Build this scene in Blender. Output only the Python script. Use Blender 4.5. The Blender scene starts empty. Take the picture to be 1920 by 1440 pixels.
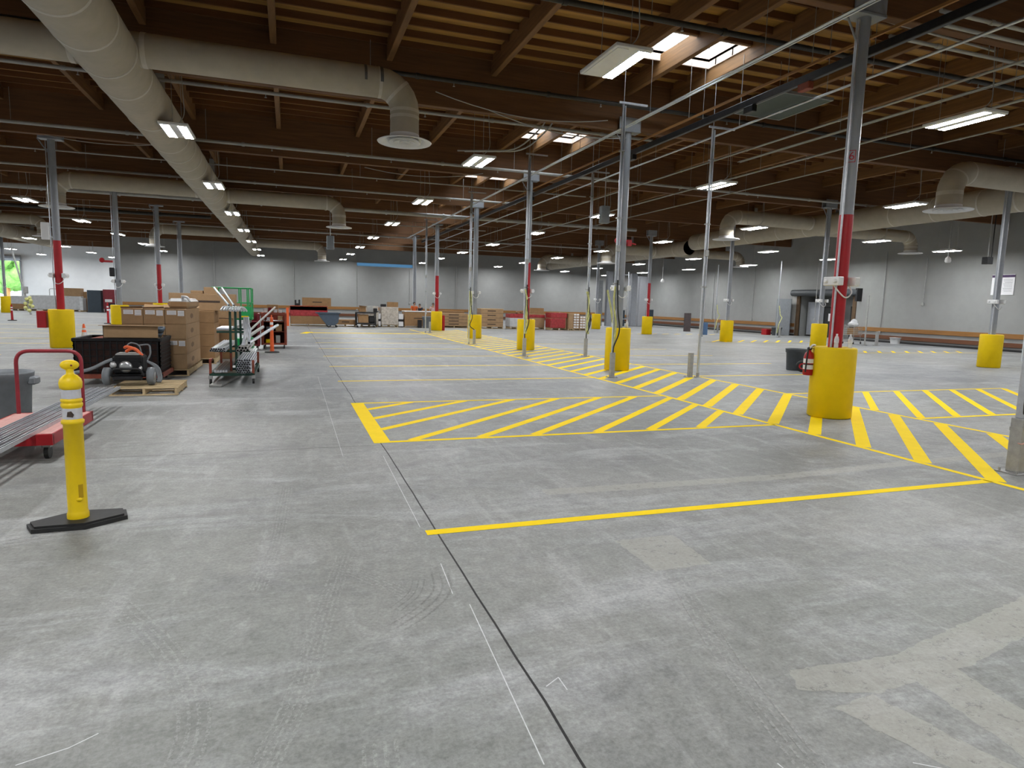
import bpy, math, random
from mathutils import Vector, Matrix, Euler
random.seed(7)
PI = math.pi
COL = bpy.context.scene.collection
# ------------------------------------------------------------------ helpers
class MB:
    """collects shapes and links them as ONE mesh object"""
    def __init__(s): s.v=[]; s.f=[]; s.sm=[]; s.mi=[]; s.m=0
    def add(s, vs, fs, smooth=False):
        o=len(s.v); s.v+= [tuple(p) for p in vs]
        for f in fs: s.f.append([o+i for i in f]); s.sm.append(smooth); s.mi.append(s.m)
        return s
    def box(s,x0,x1,y0,y1,z0,z1):
        v=[(x0,y0,z0),(x1,y0,z0),(x1,y1,z0),(x0,y1,z0),(x0,y0,z1),(x1,y0,z1),(x1,y1,z1),(x0,y1,z1)]
        return s.add(v,[(3,2,1,0),(4,5,6,7),(0,1,5,4),(1,2,6,5),(2,3,7,6),(3,0,4,7)])
    def obox(s,c,size,rz=0,rx=0,ry=0):
        R=Euler((rx,ry,rz)).to_matrix(); c=Vector(c); a,b,d=[k/2 for k in size]
        v=[c+R@Vector(p) for p in [(-a,-b,-d),(a,-b,-d),(a,b,-d),(-a,b,-d),(-a,-b,d),(a,-b,d),(a,b,d),(-a,b,d)]]
        return s.add(v,[(3,2,1,0),(4,5,6,7),(0,1,5,4),(1,2,6,5),(2,3,7,6),(3,0,4,7)])
    def bbox(s,x0,x1,y0,y1,z0,z1,b=.01):
        """box with chamfered edges"""
        X=(x0,x1);Y=(y0,y1);Z=(z0,z1); vs=[]; idx={}
        for i in (0,1):
            for j in (0,1):
                for k in (0,1):
                    sx=1 if i==0 else -1; sy=1 if j==0 else -1; sz=1 if k==0 else -1
                    for a,(dx,dy,dz) in enumerate([(0,b,b),(b,0,b),(b,b,0)]):
                        idx[i,j,k,a]=len(vs); vs.append((X[i]+sx*dx,Y[j]+sy*dy,Z[k]+sz*dz))
        g=lambda i,j,k,a: idx[i,j,k,a]
        fs=[[g(0,0,0,0),g(0,0,1,0),g(0,1,1,0),g(0,1,0,0)],[g(1,0,0,0),g(1,1,0,0),g(1,1,1,0),g(1,0,1,0)],
            [g(0,0,0,1),g(1,0,0,1),g(1,0,1,1),g(0,0,1,1)],[g(0,1,0,1),g(0,1,1,1),g(1,1,1,1),g(1,1,0,1)],
            [g(0,0,0,2),g(0,1,0,2),g(1,1,0,2),g(1,0,0,2)],[g(0,0,1,2),g(1,0,1,2),g(1,1,1,2),g(0,1,1,2)]]
        for i in (0,1):
            for j in (0,1): fs.append([g(i,j,0,0),g(i,j,0,1),g(i,j,1,1),g(i,j,1,0)])
        for i in (0,1):
            for k in (0,1): fs.append([g(i,0,k,0),g(i,0,k,2),g(i,1,k,2),g(i,1,k,0)])
        for j in (0,1):
            for k in (0,1): fs.append([g(0,j,k,1),g(0,j,k,2),g(1,j,k,2),g(1,j,k,1)])
        for i in (0,1):
            for j in (0,1):
                for k in (0,1): fs.append([g(i,j,k,0),g(i,j,k,1),g(i,j,k,2)])
        return s.add(vs,fs)
    def prism(s,poly,z0,z1):
        n=len(poly); v=[(x,y,z0) for x,y in poly]+[(x,y,z1) for x,y in poly]
        return s.add(v,[list(range(n))[::-1],list(range(n,2*n))]+[(i,(i+1)%n,n+(i+1)%n,n+i) for i in range(n)])
    def quad(s,*p): return s.add(p,[tuple(range(len(p)))])
    def lathe(s,prof,n=24,c=(0,0,0),axis='z'):
        v=[]; f=[]
        for r,z in prof:
            for i in range(n):
                a=2*PI*i/n; p=(r*math.cos(a),r*math.sin(a),z)
                if axis=='y': p=(p[0],p[2],p[1])
                if axis=='x': p=(p[2],p[0],p[1])
                v.append((p[0]+c[0],p[1]+c[1],p[2]+c[2]))
        for k in range(len(prof)-1):
            for i in range(n): f.append((k*n+i,k*n+(i+1)%n,(k+1)*n+(i+1)%n,(k+1)*n+i))
        s.add(v,f,True)
        for k,rev in ((0,True),(len(prof)-1,False)):
            if prof[k][0]>1e-4:
                q=[v[k*n+i] for i in range(n)]; s.add(q,[list(range(n))[::-1] if rev else list(range(n))])
        return s
    def frame(s,d):
        d=d.normalized(); u=Vector((0,0,1)) if abs(d.z)<.9 else Vector((1,0,0))
        a=d.cross(u).normalized(); return a,d.cross(a).normalized()
    def cyl(s,p0,p1,r,r1=None,n=14,cap=True):
        p0=Vector(p0);p1=Vector(p1); r1=r if r1 is None else r1; a,b=s.frame(p1-p0); v=[]
        for p,q in ((p0,r),(p1,r1)):
            for i in range(n): t=2*PI*i/n; v.append(p+a*(q*math.cos(t))+b*(q*math.sin(t)))
        s.add(v,[(i,n+i,n+(i+1)%n,(i+1)%n) for i in range(n)],True)
        if cap:
            s.add(v[:n],[list(range(n))]); s.add(v[n:],[list(range(n))[::-1]])
        return s
    def pipe(s,p0,p1,r,ri,n=10):
        """hollow tube open at both ends"""
        p0=Vector(p0);p1=Vector(p1);a,b=s.frame(p1-p0);v=[]
        for p,q in ((p0,r),(p1,r),(p0,ri),(p1,ri)):
            for i in range(n): t=2*PI*i/n; v.append(p+a*(q*math.cos(t))+b*(q*math.sin(t)))
        j=lambda k,i:k*n+i%n
        s.add(v,[(j(0,i),j(1,i),j(1,i+1),j(0,i+1)) for i in range(n)],True); s.m=1; s.add(v,[(j(2,i),j(2,i+1),j(3,i+1),j(3,i)) for i in range(n)],True); s.m=0  # bore faces take the black slot, painting shade inside the pipe
        s.add(v,[(j(0,i),j(0,i+1),j(2,i+1),j(2,i)) for i in range(n)]+[(j(1,i),j(3,i),j(3,i+1),j(1,i+1)) for i in range(n)])
        return s
    def tube(s,pts,r,n=8,cap=True):
        P=[Vector(p) for p in pts]; rs=r if isinstance(r,(list,tuple)) else [r]*len(P); v=[]
        t0=(P[1]-P[0]).normalized(); a,b=s.frame(t0); prev=t0
        for k,p in enumerate(P):
            t=(P[min(k+1,len(P)-1)]-P[max(k-1,0)]).normalized()
            q=prev.rotation_difference(t); a=q@a; b=q@b; prev=t
            for i in range(n): w=2*PI*i/n; v.append(p+a*(rs[k]*math.cos(w))+b*(rs[k]*math.sin(w)))
        s.add(v,[(k*n+i,(k+1)*n+i,(k+1)*n+(i+1)%n,k*n+(i+1)%n) for k in range(len(P)-1) for i in range(n)],True)
        if cap: s.add(v[:n],[list(range(n))]); s.add(v[-n:],[list(range(n))[::-1]])
        return s
    def ball(s,c,r,nu=14,nv=8,sc=(1,1,1)):
        pr=[(max(1e-5,r*math.sin(PI*k/nv)),-r*math.cos(PI*k/nv)) for k in range(nv+1)]
        o=len(s.v); s.lathe(pr,nu)
        for i in range(o,len(s.v)):
            p=s.v[i]; s.v[i]=(p[0]*sc[0]+c[0],p[1]*sc[1]+c[1],p[2]*sc[2]+c[2])
        return s
    def ob(s,name,mat,parent=None,loc=(0,0,0),rz=0):
        me=bpy.data.meshes.new(name); me.from_pydata(s.v,[],s.f); me.validate()
        ms=list(mat) if isinstance(mat,(list,tuple)) else [mat]
        if s.mi and max(s.mi)>=len(ms): ms.append(M_['black'])
        for m in ms: me.materials.append(m)
        if len(me.polygons)==len(s.sm):
            me.polygons.foreach_set('use_smooth',s.sm); me.polygons.foreach_set('material_index',s.mi)
        me.update(); o=bpy.data.objects.new(name,me); COL.objects.link(o)
        if parent: o.parent=parent
        o.location=loc; o.rotation_euler=(0,0,rz); return o
def fillet(pts,rad,st=5):
    P=[Vector(p) for p in pts]; out=[P[0]]
    for i in range(1,len(P)-1):
        a=(P[i-1]-P[i]); b=(P[i+1]-P[i]); d=min(rad,a.length*.48,b.length*.48); A=P[i]+a.normalized()*d; B=P[i]+b.normalized()*d
        for k in range(st+1): t=k/st; out.append((1-t)**2*A+2*t*(1-t)*P[i]+t*t*B)
    return out+[P[-1]]
def tag(o,label,cat,group=None,kind=None):
    if label: o['label']=label
    if cat: o['category']=cat
    if group: o['group']=group
    if kind: o['kind']=kind
    return o
def thing(name,label,cat,loc=(0,0,0),rz=0,group=None):
    o=bpy.data.objects.new(name,None); o.empty_display_size=.1; COL.objects.link(o)
    o.location=loc; o.rotation_euler=(0,0,rz); return tag(o,label,cat,group)
def dup(o,loc=None,rz=None,label=None,group=None,parent=None):
    c=o.copy(); COL.objects.link(c)
    if parent: c.parent=parent
    if loc is not None: c.location=loc
    if rz is not None: c.rotation_euler=(0,0,rz)
    if label: c['label']=label
    if group: c['group']=group
    for ch in list(o.children): dup(ch,parent=c)
    return c
def struct(o,label=None): return tag(o,label,None,kind='structure')
ORD=['nearest','second nearest','third nearest','fourth nearest','fifth nearest','sixth nearest','seventh nearest','eighth nearest','ninth nearest','tenth nearest']
# ------------------------------------------------------------------ camera
F_PX=1202.86; CAM_H=1.68
pit,rol,yaw=0.124115092,0.0266282612,0.334604022
cy_,sy_=math.cos(yaw),math.sin(yaw)
fwd=Vector((sy_*math.cos(pit),cy_*math.cos(pit),-math.sin(pit))); r0=Vector((cy_,-sy_,0)); u0=r0.cross(fwd)
right=math.cos(rol)*r0+math.sin(rol)*u0; up=-math.sin(rol)*r0+math.cos(rol)*u0
cd=bpy.data.cameras.new('camera'); cam=bpy.data.objects.new('camera',cd); COL.objects.link(cam)
cd.sensor_width=36; cd.sensor_fit='HORIZONTAL'; cd.lens=F_PX/1920*36; cd.clip_start=.05; cd.clip_end=400
M=Matrix((right,up,-fwd)).transposed().to_4x4(); M.translation=(0,0,CAM_H); cam.matrix_world=M
bpy.context.scene.camera=cam
def px(p):
    q=Vector(p)-Vector((0,0,CAM_H)); d=q.dot(fwd)
    return None if d<.1 else (960+F_PX*q.dot(right)/d,720-F_PX*q.dot(up)/d)
def seen(p,m=0):
    q=px(p); return q is not None and -m<q[0]<1920+m and -m<q[1]<1440+m
sc=bpy.context.scene
sc.view_settings.view_transform='Standard'; sc.view_settings.look='None'; sc.view_settings.gamma=1; sc.view_settings.use_curve_mapping=False
sc.view_settings.exposure=EXPOSURE if 'EXPOSURE' in globals() else 0.0
# ------------------------------------------------------------------ materials
def nt(name):
    m=bpy.data.materials.new(name); m.use_nodes=True; return m,m.node_tree,m.node_tree.nodes['Principled BSDF']
def tex(t,kind,scale,detail=4,rough=.6,vec=None,mp=None,dist=0):
    n=t.nodes.new(kind); n.inputs['Scale'].default_value=scale
    if kind=='ShaderNodeTexNoise':
        n.inputs['Detail'].default_value=detail; n.inputs['Roughness'].default_value=rough; n.inputs['Distortion'].default_value=dist
    tc=t.nodes.new('ShaderNodeTexCoord'); src=tc.outputs['Object']
    if mp:
        q=t.nodes.new('ShaderNodeMapping'); t.links.new(src,q.inputs[0]); q.inputs['Scale'].default_value=mp[0]; q.inputs['Rotation'].default_value=mp[1]; src=q.outputs[0]
    t.links.new(src,n.inputs['Vector']); return n
def ramp(t,src,stops):
    r=t.nodes.new('ShaderNodeValToRGB'); e=r.color_ramp.elements
    while len(e)<len(stops): e.new(.5)
    for i,(p,c) in enumerate(stops): e[i].position=p; e[i].color=(*c,1) if len(c)==3 else c
    t.links.new(src,r.inputs[0]); return r.outputs[0]
def mixc(t,fac,a,b,mode='MIX'):
    m=t.nodes.new('ShaderNodeMix'); m.data_type='RGBA'; m.blend_type=mode
    for s,v in ((0,fac),(6,a),(7,b)):
        if hasattr(v,'links') or hasattr(v,'is_linked'): t.links.new(v,m.inputs[s])
        else: m.inputs[s].default_value=v if s==0 else (*v,1)
    return m.outputs[2]
def mat(name,c,rough=.6,metal=0,var=.12,scale=6,mp=None,bump=0,spec=.4,dirt=None):
    m,t,b=nt(name); n=tex(t,'ShaderNodeTexNoise',scale,5,.65,mp=mp)
    lo=[max(0,k*(1-var)) for k in c]; hi=[min(1,k*(1+var)) for k in c]
    out=ramp(t,n.outputs['Fac'],[(.3,lo),(.7,hi)])
    if dirt:
        n2=tex(t,'ShaderNodeTexNoise',scale*.35,6,.7); k=ramp(t,n2.outputs['Fac'],[(.55,(0,0,0)),(.72,(1,1,1))]); out=mixc(t,k,out,dirt)
    t.links.new(out,b.inputs['Base Color']); b.inputs['Roughness'].default_value=rough; b.inputs['Metallic'].default_value=metal
    b.inputs['Specular IOR Level'].default_value=spec
    if bump:
        bp=t.nodes.new('ShaderNodeBump'); bp.inputs['Strength'].default_value=bump; bp.inputs['Distance'].default_value=.01
        t.links.new(n.outputs['Fac'],bp.inputs['Height']); t.links.new(bp.outputs[0],b.inputs['Normal'])
    return m
M_=dict(
 wall=mat('painted_wall',(.28,.284,.278),.8,0,.06,1.2,bump=.1),
 deck=mat('plywood_deck',(.35,.185,.045),.8,0,.3,1.5,mp=((.4,6,1),(0,0,0))),
 joist=mat('joist_wood',(.125,.05,.015),.8,0,.25,2,mp=((.3,4,4),(0,0,0))),
 glulam=mat('glulam_wood',(.18,.088,.03),.7,0,.3,2,mp=((4,.4,8),(0,0,0))),
 girder=mat('girder_wood',(.13,.058,.021),.7,0,.3,2,mp=((.4,4,8),(0,0,0))),
 duct=mat('duct_wrap',(.43,.385,.305),.8,0,.08,3,bump=.15),
 tape=mat('foil_tape',(.56,.53,.46),.5,0,.08,9), dtape=mat('dark_tape',(.10,.10,.10),.6,0,.2,9),
 wall_daylit=mat('daylit_wall_tone',(.72,.73,.74),.8,0,.04,1.2),  # daylight flooding the far left wall is put into this whiter colour
 galv=mat('galvanised_steel',(.56,.58,.62),.38,.75,.12,14), galvp=mat('galvanised_pole',(.60,.63,.66),.32,.8,.1,10),
 zinc=mat('dull_zinc',(.36,.36,.35),.5,.6,.15,12),
 grey=mat('grey_column_paint',(.27,.285,.31),.42,0,.08,5), greypl=mat('grey_plastic',(.18,.195,.21),.5,0,.12,8), dgrey=mat('dark_grey_plastic',(.06,.066,.072),.5,0,.15,8),
 curb=mat('daylit_curb_wood',(.62,.47,.38),.8,0,.12,3),  # overexposed daylight on the curb plywood is put into this paler pink
 bluepl=mat('blue_grey_plastic',(.06,.085,.12),.5,0,.1,8),
 red=mat('red_paint',(.36,.006,.012),.4,0,.1,6), redcart=mat('worn_red_paint',(.25,.02,.03),.45,0,.2,8), pinkwood=mat('faded_red_deck',(.55,.30,.27),.8,0,.15,6,mp=((8,1,1),(0,0,0))),
 cratef=mat('dark_brown_plastic',(.022,.010,.008),.6,0,.4,9,spec=.15), crateb=mat('black_crate_plastic',(.010,.010,.011),.55,0,.3,9,spec=.2), slot=mat('shaded_yellow',(.45,.28,.0),.5,0,.1,9), logo=mat('faint_brown_print',(.17,.10,.05),.8,0,.2,20),
 rust=mat('rusty_red_steel',(.23,.05,.026),.6,0,.35,7), orange=mat('orange_plastic',(.75,.12,.03),.45,0,.1,8),
 yellow=mat('yellow_guard_plastic',(.72,.50,.002),.5,0,.06,3,spec=.2), yellowp=mat('yellow_post_plastic',(.86,.60,.004),.42,0,.06,5,dirt=(.7,.47,.01)), ylpaint=mat('yellow_floor_paint',(.95,.68,.001),.65,0,.04,5,spec=.12),
 black=mat('black_rubber_and_bore_shade',(.018,.018,.018),.6,0,.3,10), blackm=mat('black_metal',(.02,.02,.022),.4,.3,.3,10), blackpipe=mat('black_iron_pipe',(.035,.032,.03),.5,.3,.2,8),
 white=mat('white_plastic',(.72,.72,.72),.45,0,.04,8), whitep=mat('white_pipe_paint',(.36,.355,.335),.5,0,.1,5), paper=mat('white_paper',(.75,.75,.77),.7,0,.05,20),
 card=mat('cardboard',(.335,.215,.115),.85,0,.12,5), cardd=mat('brown_cardboard',(.29,.17,.08),.85,0,.12,5), print=mat('printed_ink',(.06,.04,.03),.8,0,.3,40),
 wrap=mat('stretch_wrap',(.46,.42,.37),.22,0,.3,9,bump=.5,spec=.6), wrapg=mat('clear_stretch_wrap',(.50,.51,.52),.25,0,.14,5,bump=.3,spec=.6), redwrap=mat('red_stretch_wrap',(.34,.03,.035),.25,0,.35,9,bump=.5,spec=.6),
 pallet=mat('pallet_wood',(.50,.38,.22),.85,0,.25,4,mp=((1,8,1),(0,0,0))), rail=mat('wall_rail_wood',(.26,.12,.032),.7,0,.2,3,mp=((8,.5,8),(0,0,0))), raild=mat('dark_rail_wood',(.13,.05,.022),.7,0,.2,3,mp=((8,.5,8),(0,0,0))), fram=mat('dark_door_frame_wood',(.10,.06,.03),.7,0,.2,3), redor=mat('orange_red_wrap',(.36,.085,.045),.35,0,.3,8,bump=.4),
 green=mat('green_paint',(.015,.30,.085),.4,0,.1,6), dgreen=mat('dark_green_steel',(.012,.05,.035),.5,.1,.2,6), pan=mat('green_grey_pan',(.045,.062,.05),.6,0,.1,5),
 strap=mat('yellow_green_cable',(.55,.55,.22),.6,0,.3,12), refl=mat('reflective_tape',(.62,.62,.66),.3,.2,.1,30),
 chrome=mat('bare_aluminium',(.6,.61,.62),.3,.8,.1,15), skin=mat('skin',(.42,.22,.14),.6,0,.05,8), hair=mat('dark_hair',(.015,.012,.01),.6,0,.2,20), osh=mat('orange_shirt',(.70,.13,.03),.8,0,.1,10), psh=mat('pale_pink_shirt',(.7,.5,.48),.8,0,.08,10), bsh=mat('dark_shirt',(.03,.03,.04),.8,0,.1,10), jeans=mat('dark_trousers',(.03,.04,.07),.85,0,.15,10),
 dred=mat('dark_red_metal',(.2,.02,.03),.5,.1,.15,6), navy=mat('dark_slate_cabinet',(.03,.045,.06),.5,0,.12,6), brownp=mat('dark_brown_panel',(.06,.045,.045),.6,0,.2,5),
 dark=mat('dark_recess',(.02,.02,.02),.8,0,.1,4), leaf=mat('tree_leaves',(.12,.28,.05),.7,0,.5,3), ground=mat('outside_asphalt',(.35,.35,.34),.9,0,.1,2), purple=mat('dark_purple_print',(.06,.03,.09),.7,0,.1,20),
 blue=mat('blue_label',(.08,.16,.32),.6,0,.1,10), cwhite=mat('chalk_mark',(.62,.63,.64),.9,0,.15,30),
)
def emit(name,c,s):
    m,t,b=nt(name); b.inputs['Base Color'].default_value=(.8,.8,.8,1); b.inputs['Emission Color'].default_value=(*c,1); b.inputs['Emission Strength'].default_value=s
    try: m.cycles.emission_sampling='FRONT'
    except Exception: pass
    return m
M_['lens']=emit('lit_lens',(.97,.985,1.0),150.0)
M_['head']=emit('lit_lamp_head',(1,.98,.95),6.0)
# concrete floor
def floor_mat(name='sealed_concrete',tint=None,amt=0,breakup=None):
    m,t,b=nt(name)
    a=tex(t,'ShaderNodeTexNoise',.22,7,.62); c=ramp(t,a.outputs['Fac'],[(.32,(.185,.19,.178)),(.5,(.245,.249,.233)),(.68,(.31,.31,.288))])
    g=tex(t,'ShaderNodeTexNoise',.06,3,.5); c=mixc(t,ramp(t,g.outputs['Fac'],[(.4,(0,0,0)),(.6,(1,1,1))]),c,mixc(t,1.0,c,(.94,.98,1.08),'MULTIPLY'))
    s1=tex(t,'ShaderNodeTexNoise',.75,9,.72,mp=((.45,1.7,1),(0,0,.35)),dist=.6); k=ramp(t,s1.outputs['Fac'],[(.5,(0,0,0)),(.68,(.8,.8,.8))]); c=mixc(t,k,c,(.43,.44,.445))
    s2=tex(t,'ShaderNodeTexNoise',1.6,8,.7,mp=((1.8,.5,1),(0,0,-.5)),dist=.8); k=ramp(t,s2.outputs['Fac'],[(.52,(0,0,0)),(.7,(.6,.6,.6))]); c=mixc(t,k,c,(.40,.405,.40))
    s3=tex(t,'ShaderNodeTexNoise',1.1,8,.7,mp=((1,1.3,1),(0,0,.9)),dist=.5); k=ramp(t,s3.outputs['Fac'],[(.53,(0,0,0)),(.72,(.6,.6,.6))]); c=mixc(t,k,c,(.15,.153,.157))
    f=tex(t,'ShaderNodeTexNoise',45,4,.75); c=mixc(t,.7,c,ramp(t,f.outputs['Fac'],[(.3,(.33,.33,.33)),(.7,(.68,.68,.68))]),'OVERLAY')
    f2=tex(t,'ShaderNodeTexNoise',9,6,.75); c=mixc(t,.6,c,ramp(t,f2.outputs['Fac'],[(.3,(.33,.33,.33)),(.7,(.66,.66,.66))]),'OVERLAY')
    if tint: c=mixc(t,amt,c,tint)
    if breakup:
        n=tex(t,'ShaderNodeTexNoise',breakup[0],8,.8); k=ramp(t,n.outputs['Fac'],[(breakup[1],(0,0,0)),(breakup[1]+.02,(1,1,1))]); t.links.new(k,b.inputs['Alpha'])
    t.links.new(c,b.inputs['Base Color']); b.inputs['Specular IOR Level'].default_value=.35
    t.links.new(ramp(t,s1.outputs['Fac'],[(.3,(.42,)*3),(.7,(.62,)*3)]),b.inputs['Roughness'])
    bp=t.nodes.new('ShaderNodeBump'); bp.inputs['Strength'].default_value=.12; bp.inputs['Distance'].default_value=.004; t.links.new(f2.outputs['Fac'],bp.inputs['Height']); t.links.new(bp.outputs[0],b.inputs['Normal'])
    return m
M_['floor']=floor_mat()
def mark_mat(name,c,thr,soft,scale,op,mp=None):
    """worn film on the floor, broken up by noise"""
    m,t,b=nt(name); n=tex(t,'ShaderNodeTexNoise',scale,8,.75,mp=mp); k=ramp(t,n.outputs['Fac'],[(thr,(0,0,0)),(thr+soft,(op,)*3)])
    b.inputs['Base Color'].default_value=(*c,1); b.inputs['Roughness'].default_value=.75; t.links.new(k,b.inputs['Alpha']); return m
M_['stain']=floor_mat('pale_floor_patch',(.43,.42,.365),.42,(16,.4))
M_['tyre']=floor_mat('pale_tyre_track',(.46,.46,.445),.36,(48,.48))
M_['tyred']=floor_mat('dark_tyre_track',(.11,.11,.11),.3,(48,.48))
def clear(name,tint,op):
    m=bpy.data.materials.new(name); m.use_nodes=True; t=m.node_tree; t.nodes.clear(); o=t.nodes.new('ShaderNodeOutputMaterial'); a=t.nodes.new('ShaderNodeBsdfTransparent'); d=t.nodes.new('ShaderNodeBsdfTranslucent'); x=t.nodes.new('ShaderNodeMixShader')
    a.inputs[0].default_value=(*tint,1); d.inputs[0].default_value=(*tint,1); x.inputs[0].default_value=op; t.links.new(a.outputs[0],x.inputs[1]); t.links.new(d.outputs[0],x.inputs[2]); t.links.new(x.outputs[0],o.inputs[0]); return m
M_['dome']=clear('skylight_dome',(.93,.95,.97),.35)
M_['frost']=clear('frosted_blue_glass',(.10,.15,.19),.35)
mg,tg,bg=nt('clear_bottle_plastic'); bg.inputs['Base Color'].default_value=(.85,.9,.95,1); bg.inputs['Roughness'].default_value=.08; bg.inputs['Alpha'].default_value=.45; M_['bottle']=mg
# world: bright overcast sky
w=bpy.data.worlds.new('sky'); sc.world=w; w.use_nodes=True; wb=w.node_tree.nodes['Background']
wt=w.node_tree; sk=wt.nodes.new('ShaderNodeTexSky'); sk.sky_type='HOSEK_WILKIE'; sk.turbidity=7; sk.sun_direction=(.3,-.2,.9)
mxx=wt.nodes.new('ShaderNodeMix'); mxx.data_type='RGBA'; mxx.inputs[0].default_value=.75; wt.links.new(sk.outputs[0],mxx.inputs[6]); mxx.inputs[7].default_value=(.82,.92,1,1); wt.links.new(mxx.outputs[2],wb.inputs[0])
wb.inputs[1].default_value=15.0
# ------------------------------------------------------------------ shell of the warehouse
XL,XR,YF,YB,YBB,XJ=-36.0,33.4,-12.0,62.5,78.0,-13.5
ZD=7.45
fl=MB().box(XL,XR,YF,YB,-.2,0).box(XL,XJ,YB,YBB,-.2,0).ob('floor',M_['floor']); struct(fl,'grey sealed concrete warehouse floor with worn patches and yellow markings')
def wall(name,rects,label=None,m='wall'):
    b=MB()
    for r in rects: b.box(*r)
    return struct(b.ob(name,M_[m]),label)
T=.25
# back wall with a strip opening added for a band of daylight
WX0,WX1,WZ0,WZ1=6.0,11.3,4.85,5.15
wall('wall_back',[(XJ,XR+T,YB,YB+T,0,WZ0),(XJ,WX0,YB,YB+T,WZ0,WZ1),(WX1,XR+T,YB,YB+T,WZ0,WZ1),(XJ,XR+T,YB,YB+T,WZ1,ZD+.6)],'long grey painted back wall behind the row of pallets')
DY0,DY1,DZ=31.2,36.0,2.75
wall('wall_right',[(XR,XR+T,YF,DY0,0,ZD+.6),(XR,XR+T,DY1,YB,0,ZD+.6),(XR,XR+T,DY0,DY1,DZ,ZD+.6)],'grey painted wall along the right side with two wooden guard rails')
wall('wall_alcove',[(XJ,XJ+T,YB+T,YBB,0,ZD+.6)])
EX0,EX1,EZ=-29.5,-25.55,4.65
wall('wall_far_left',[(XL,EX0,YBB,YBB+T,0,ZD+.6),(EX1,XJ,YBB,YBB+T,0,ZD+.6),(EX0,EX1,YBB,YBB+T,EZ,ZD+.6)],'wall at the far left beside the open dock door, daylight put in its pale colour','wall_daylit')
wall('wall_left',[(XL-T,XL,YF,63,0,ZD+.6),(XL-T,XL,76.5,YBB,0,ZD+.6),(XL-T,XL,63,76.5,4.8,ZD+.6)]); d3=MB().box(XL,XL+.12,62.88,63,0,4.8).box(XL,XL+.12,76.5,76.62,0,4.8).box(XL,XL+.3,62.88,76.62,4.8,5.2).ob('added_daylight_door',M_['grey']); struct(d3,'added unseen dock opening in the left wall for alcove daylight'); wall('wall_front',[(XL-T,XR+T,YF-T,YF,0,ZD+.6)])  # unseen opening and frame added on the left to brighten the alcove
# frame and pane of the added opening that imitates daylight on the wall
wd=MB().box(WX0,WX1,YB-.03,YB,WZ0-.04,WZ0).box(WX0,WX1,YB-.03,YB,WZ1,WZ1+.04).box(WX0-.04,WX0,YB-.03,YB,WZ0-.04,WZ1+.04).box(WX1,WX1+.04,YB-.03,YB,WZ0-.04,WZ1+.04).ob('window_1',M_['whitep']); struct(wd,'added strip opening high on the back wall, standing in for a band of daylight')
MB().box(WX0,WX1,YB+.1,YB+.12,WZ0,WZ1).ob('pane',M_['frost'],wd)
# dock door at far left
d1=MB().box(EX0,EX1,YBB-.3,YBB,EZ,EZ+.5).ob('door_1',M_['grey']); struct(d1,'open dock door at far left with daylight and greenery outside')
MB().box(EX1,EX1+.12,YBB-.12,YBB,0,EZ).box(EX0-.12,EX0,YBB-.12,YBB,0,EZ).ob('door_frame',M_['grey'],d1)
MB().cyl((EX0,YBB-.35,EZ+.3),(EX1+.2,YBB-.35,EZ+.3),.22,n=18).ob('rolled_shutter',M_['grey'],d1)
struct(MB().box(-90,10,YBB+T,130,-.25,-.05).box(-90,XL-T,40,YBB+T,-.25,-.05).ob('ground',M_['ground']),'asphalt yard outside the dock door')
def tree(x,y,h,lab):
    t=thing('tree',lab,'tree',(x,y,-.05)); MB().tube([(0,0,0),(.1,0,h*.4),(0,.1,h*.7)],[.22,.18,.1],8).ob('trunk',M_['rail'],t); b=MB(); rr=random.Random(int(h*100))
    for i in range(26):
        a=rr.uniform(0,6.28); q=rr.uniform(.2,1)*h*.3; z=rr.uniform(.3,.95)*h; b.ball((q*math.cos(a),q*math.sin(a),z),h*rr.uniform(.09,.17),8,6)
    return b.ob('crown',M_['leaf'],t)
for x,y,h,l in [(-31.5,92,7.5,'leafy green tree seen through the dock door, nearer one'),(-35,97,9,'tall green tree behind the nearer one outside the dock door'),(-38.5,93,6.5,'green tree at the left edge of the dock door view'),(-27.5,96,8,'leafy tree at the right of the dock door view')]: tree(x,y,h,l)
# door in the right wall with roller shutter and recess
d2=MB().box(XR+1.5,XR+1.6,DY0,DY1,0,DZ).box(XR,XR+1.6,DY0-.1,DY0,0,DZ).box(XR,XR+1.6,DY1,DY1+.1,0,DZ).box(XR,XR+1.6,DY0,DY1,DZ,DZ+.1).box(XR,XR+1.6,DY0,DY1,-.1,0).ob('door_2',M_['wall']); struct(d2,'doorway recess in the right wall under a rolled shutter')
MB().box(XR-.06,XR+.05,DY1-.16,DY1+.1,0,DZ+.05).box(XR-.06,XR+.05,DY0-.1,DY0+.16,0,DZ+.05).ob('door_frame',M_['fram'],d2)
MB().box(XR-.05,XR+.04,DY1+.1,DY1+.5,0,DZ+.05).ob('frame_panel',M_['whitep'],d2)
MB().cyl((XR-.22,DY0-.4,DZ+.2),(XR-.22,DY1+.35,DZ+.2),.22,n=20).ob('rolled_shutter',M_['dgrey'],d2)
MB().box(XR-.4,XR,DY0-.45,DY0-.3,DZ-.35,DZ+.45).ob('shutter_motor',M_['blackm'],d2)
MB().box(XR+.55,XR+.6,DY1-1.75,DY1-.35,.12,2.35).ob('door_leaf',M_['grey'],d2)
dl=MB().box(XR+.62,XR+.66,DY1-2.75,DY1-1.75,.02,2.05).ob('dark_door',M_['dark'],d2); MB().box(XR+.6,XR+.62,DY1-2.65,DY1-2.15,1.1,1.6).ob('door_notice',M_['paper'],dl)
MB().box(XR+.62,XR+.66,DY0+.3,DY0+.9,.02,2.1).ob('dark_door',M_['dark'],d2)
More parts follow.
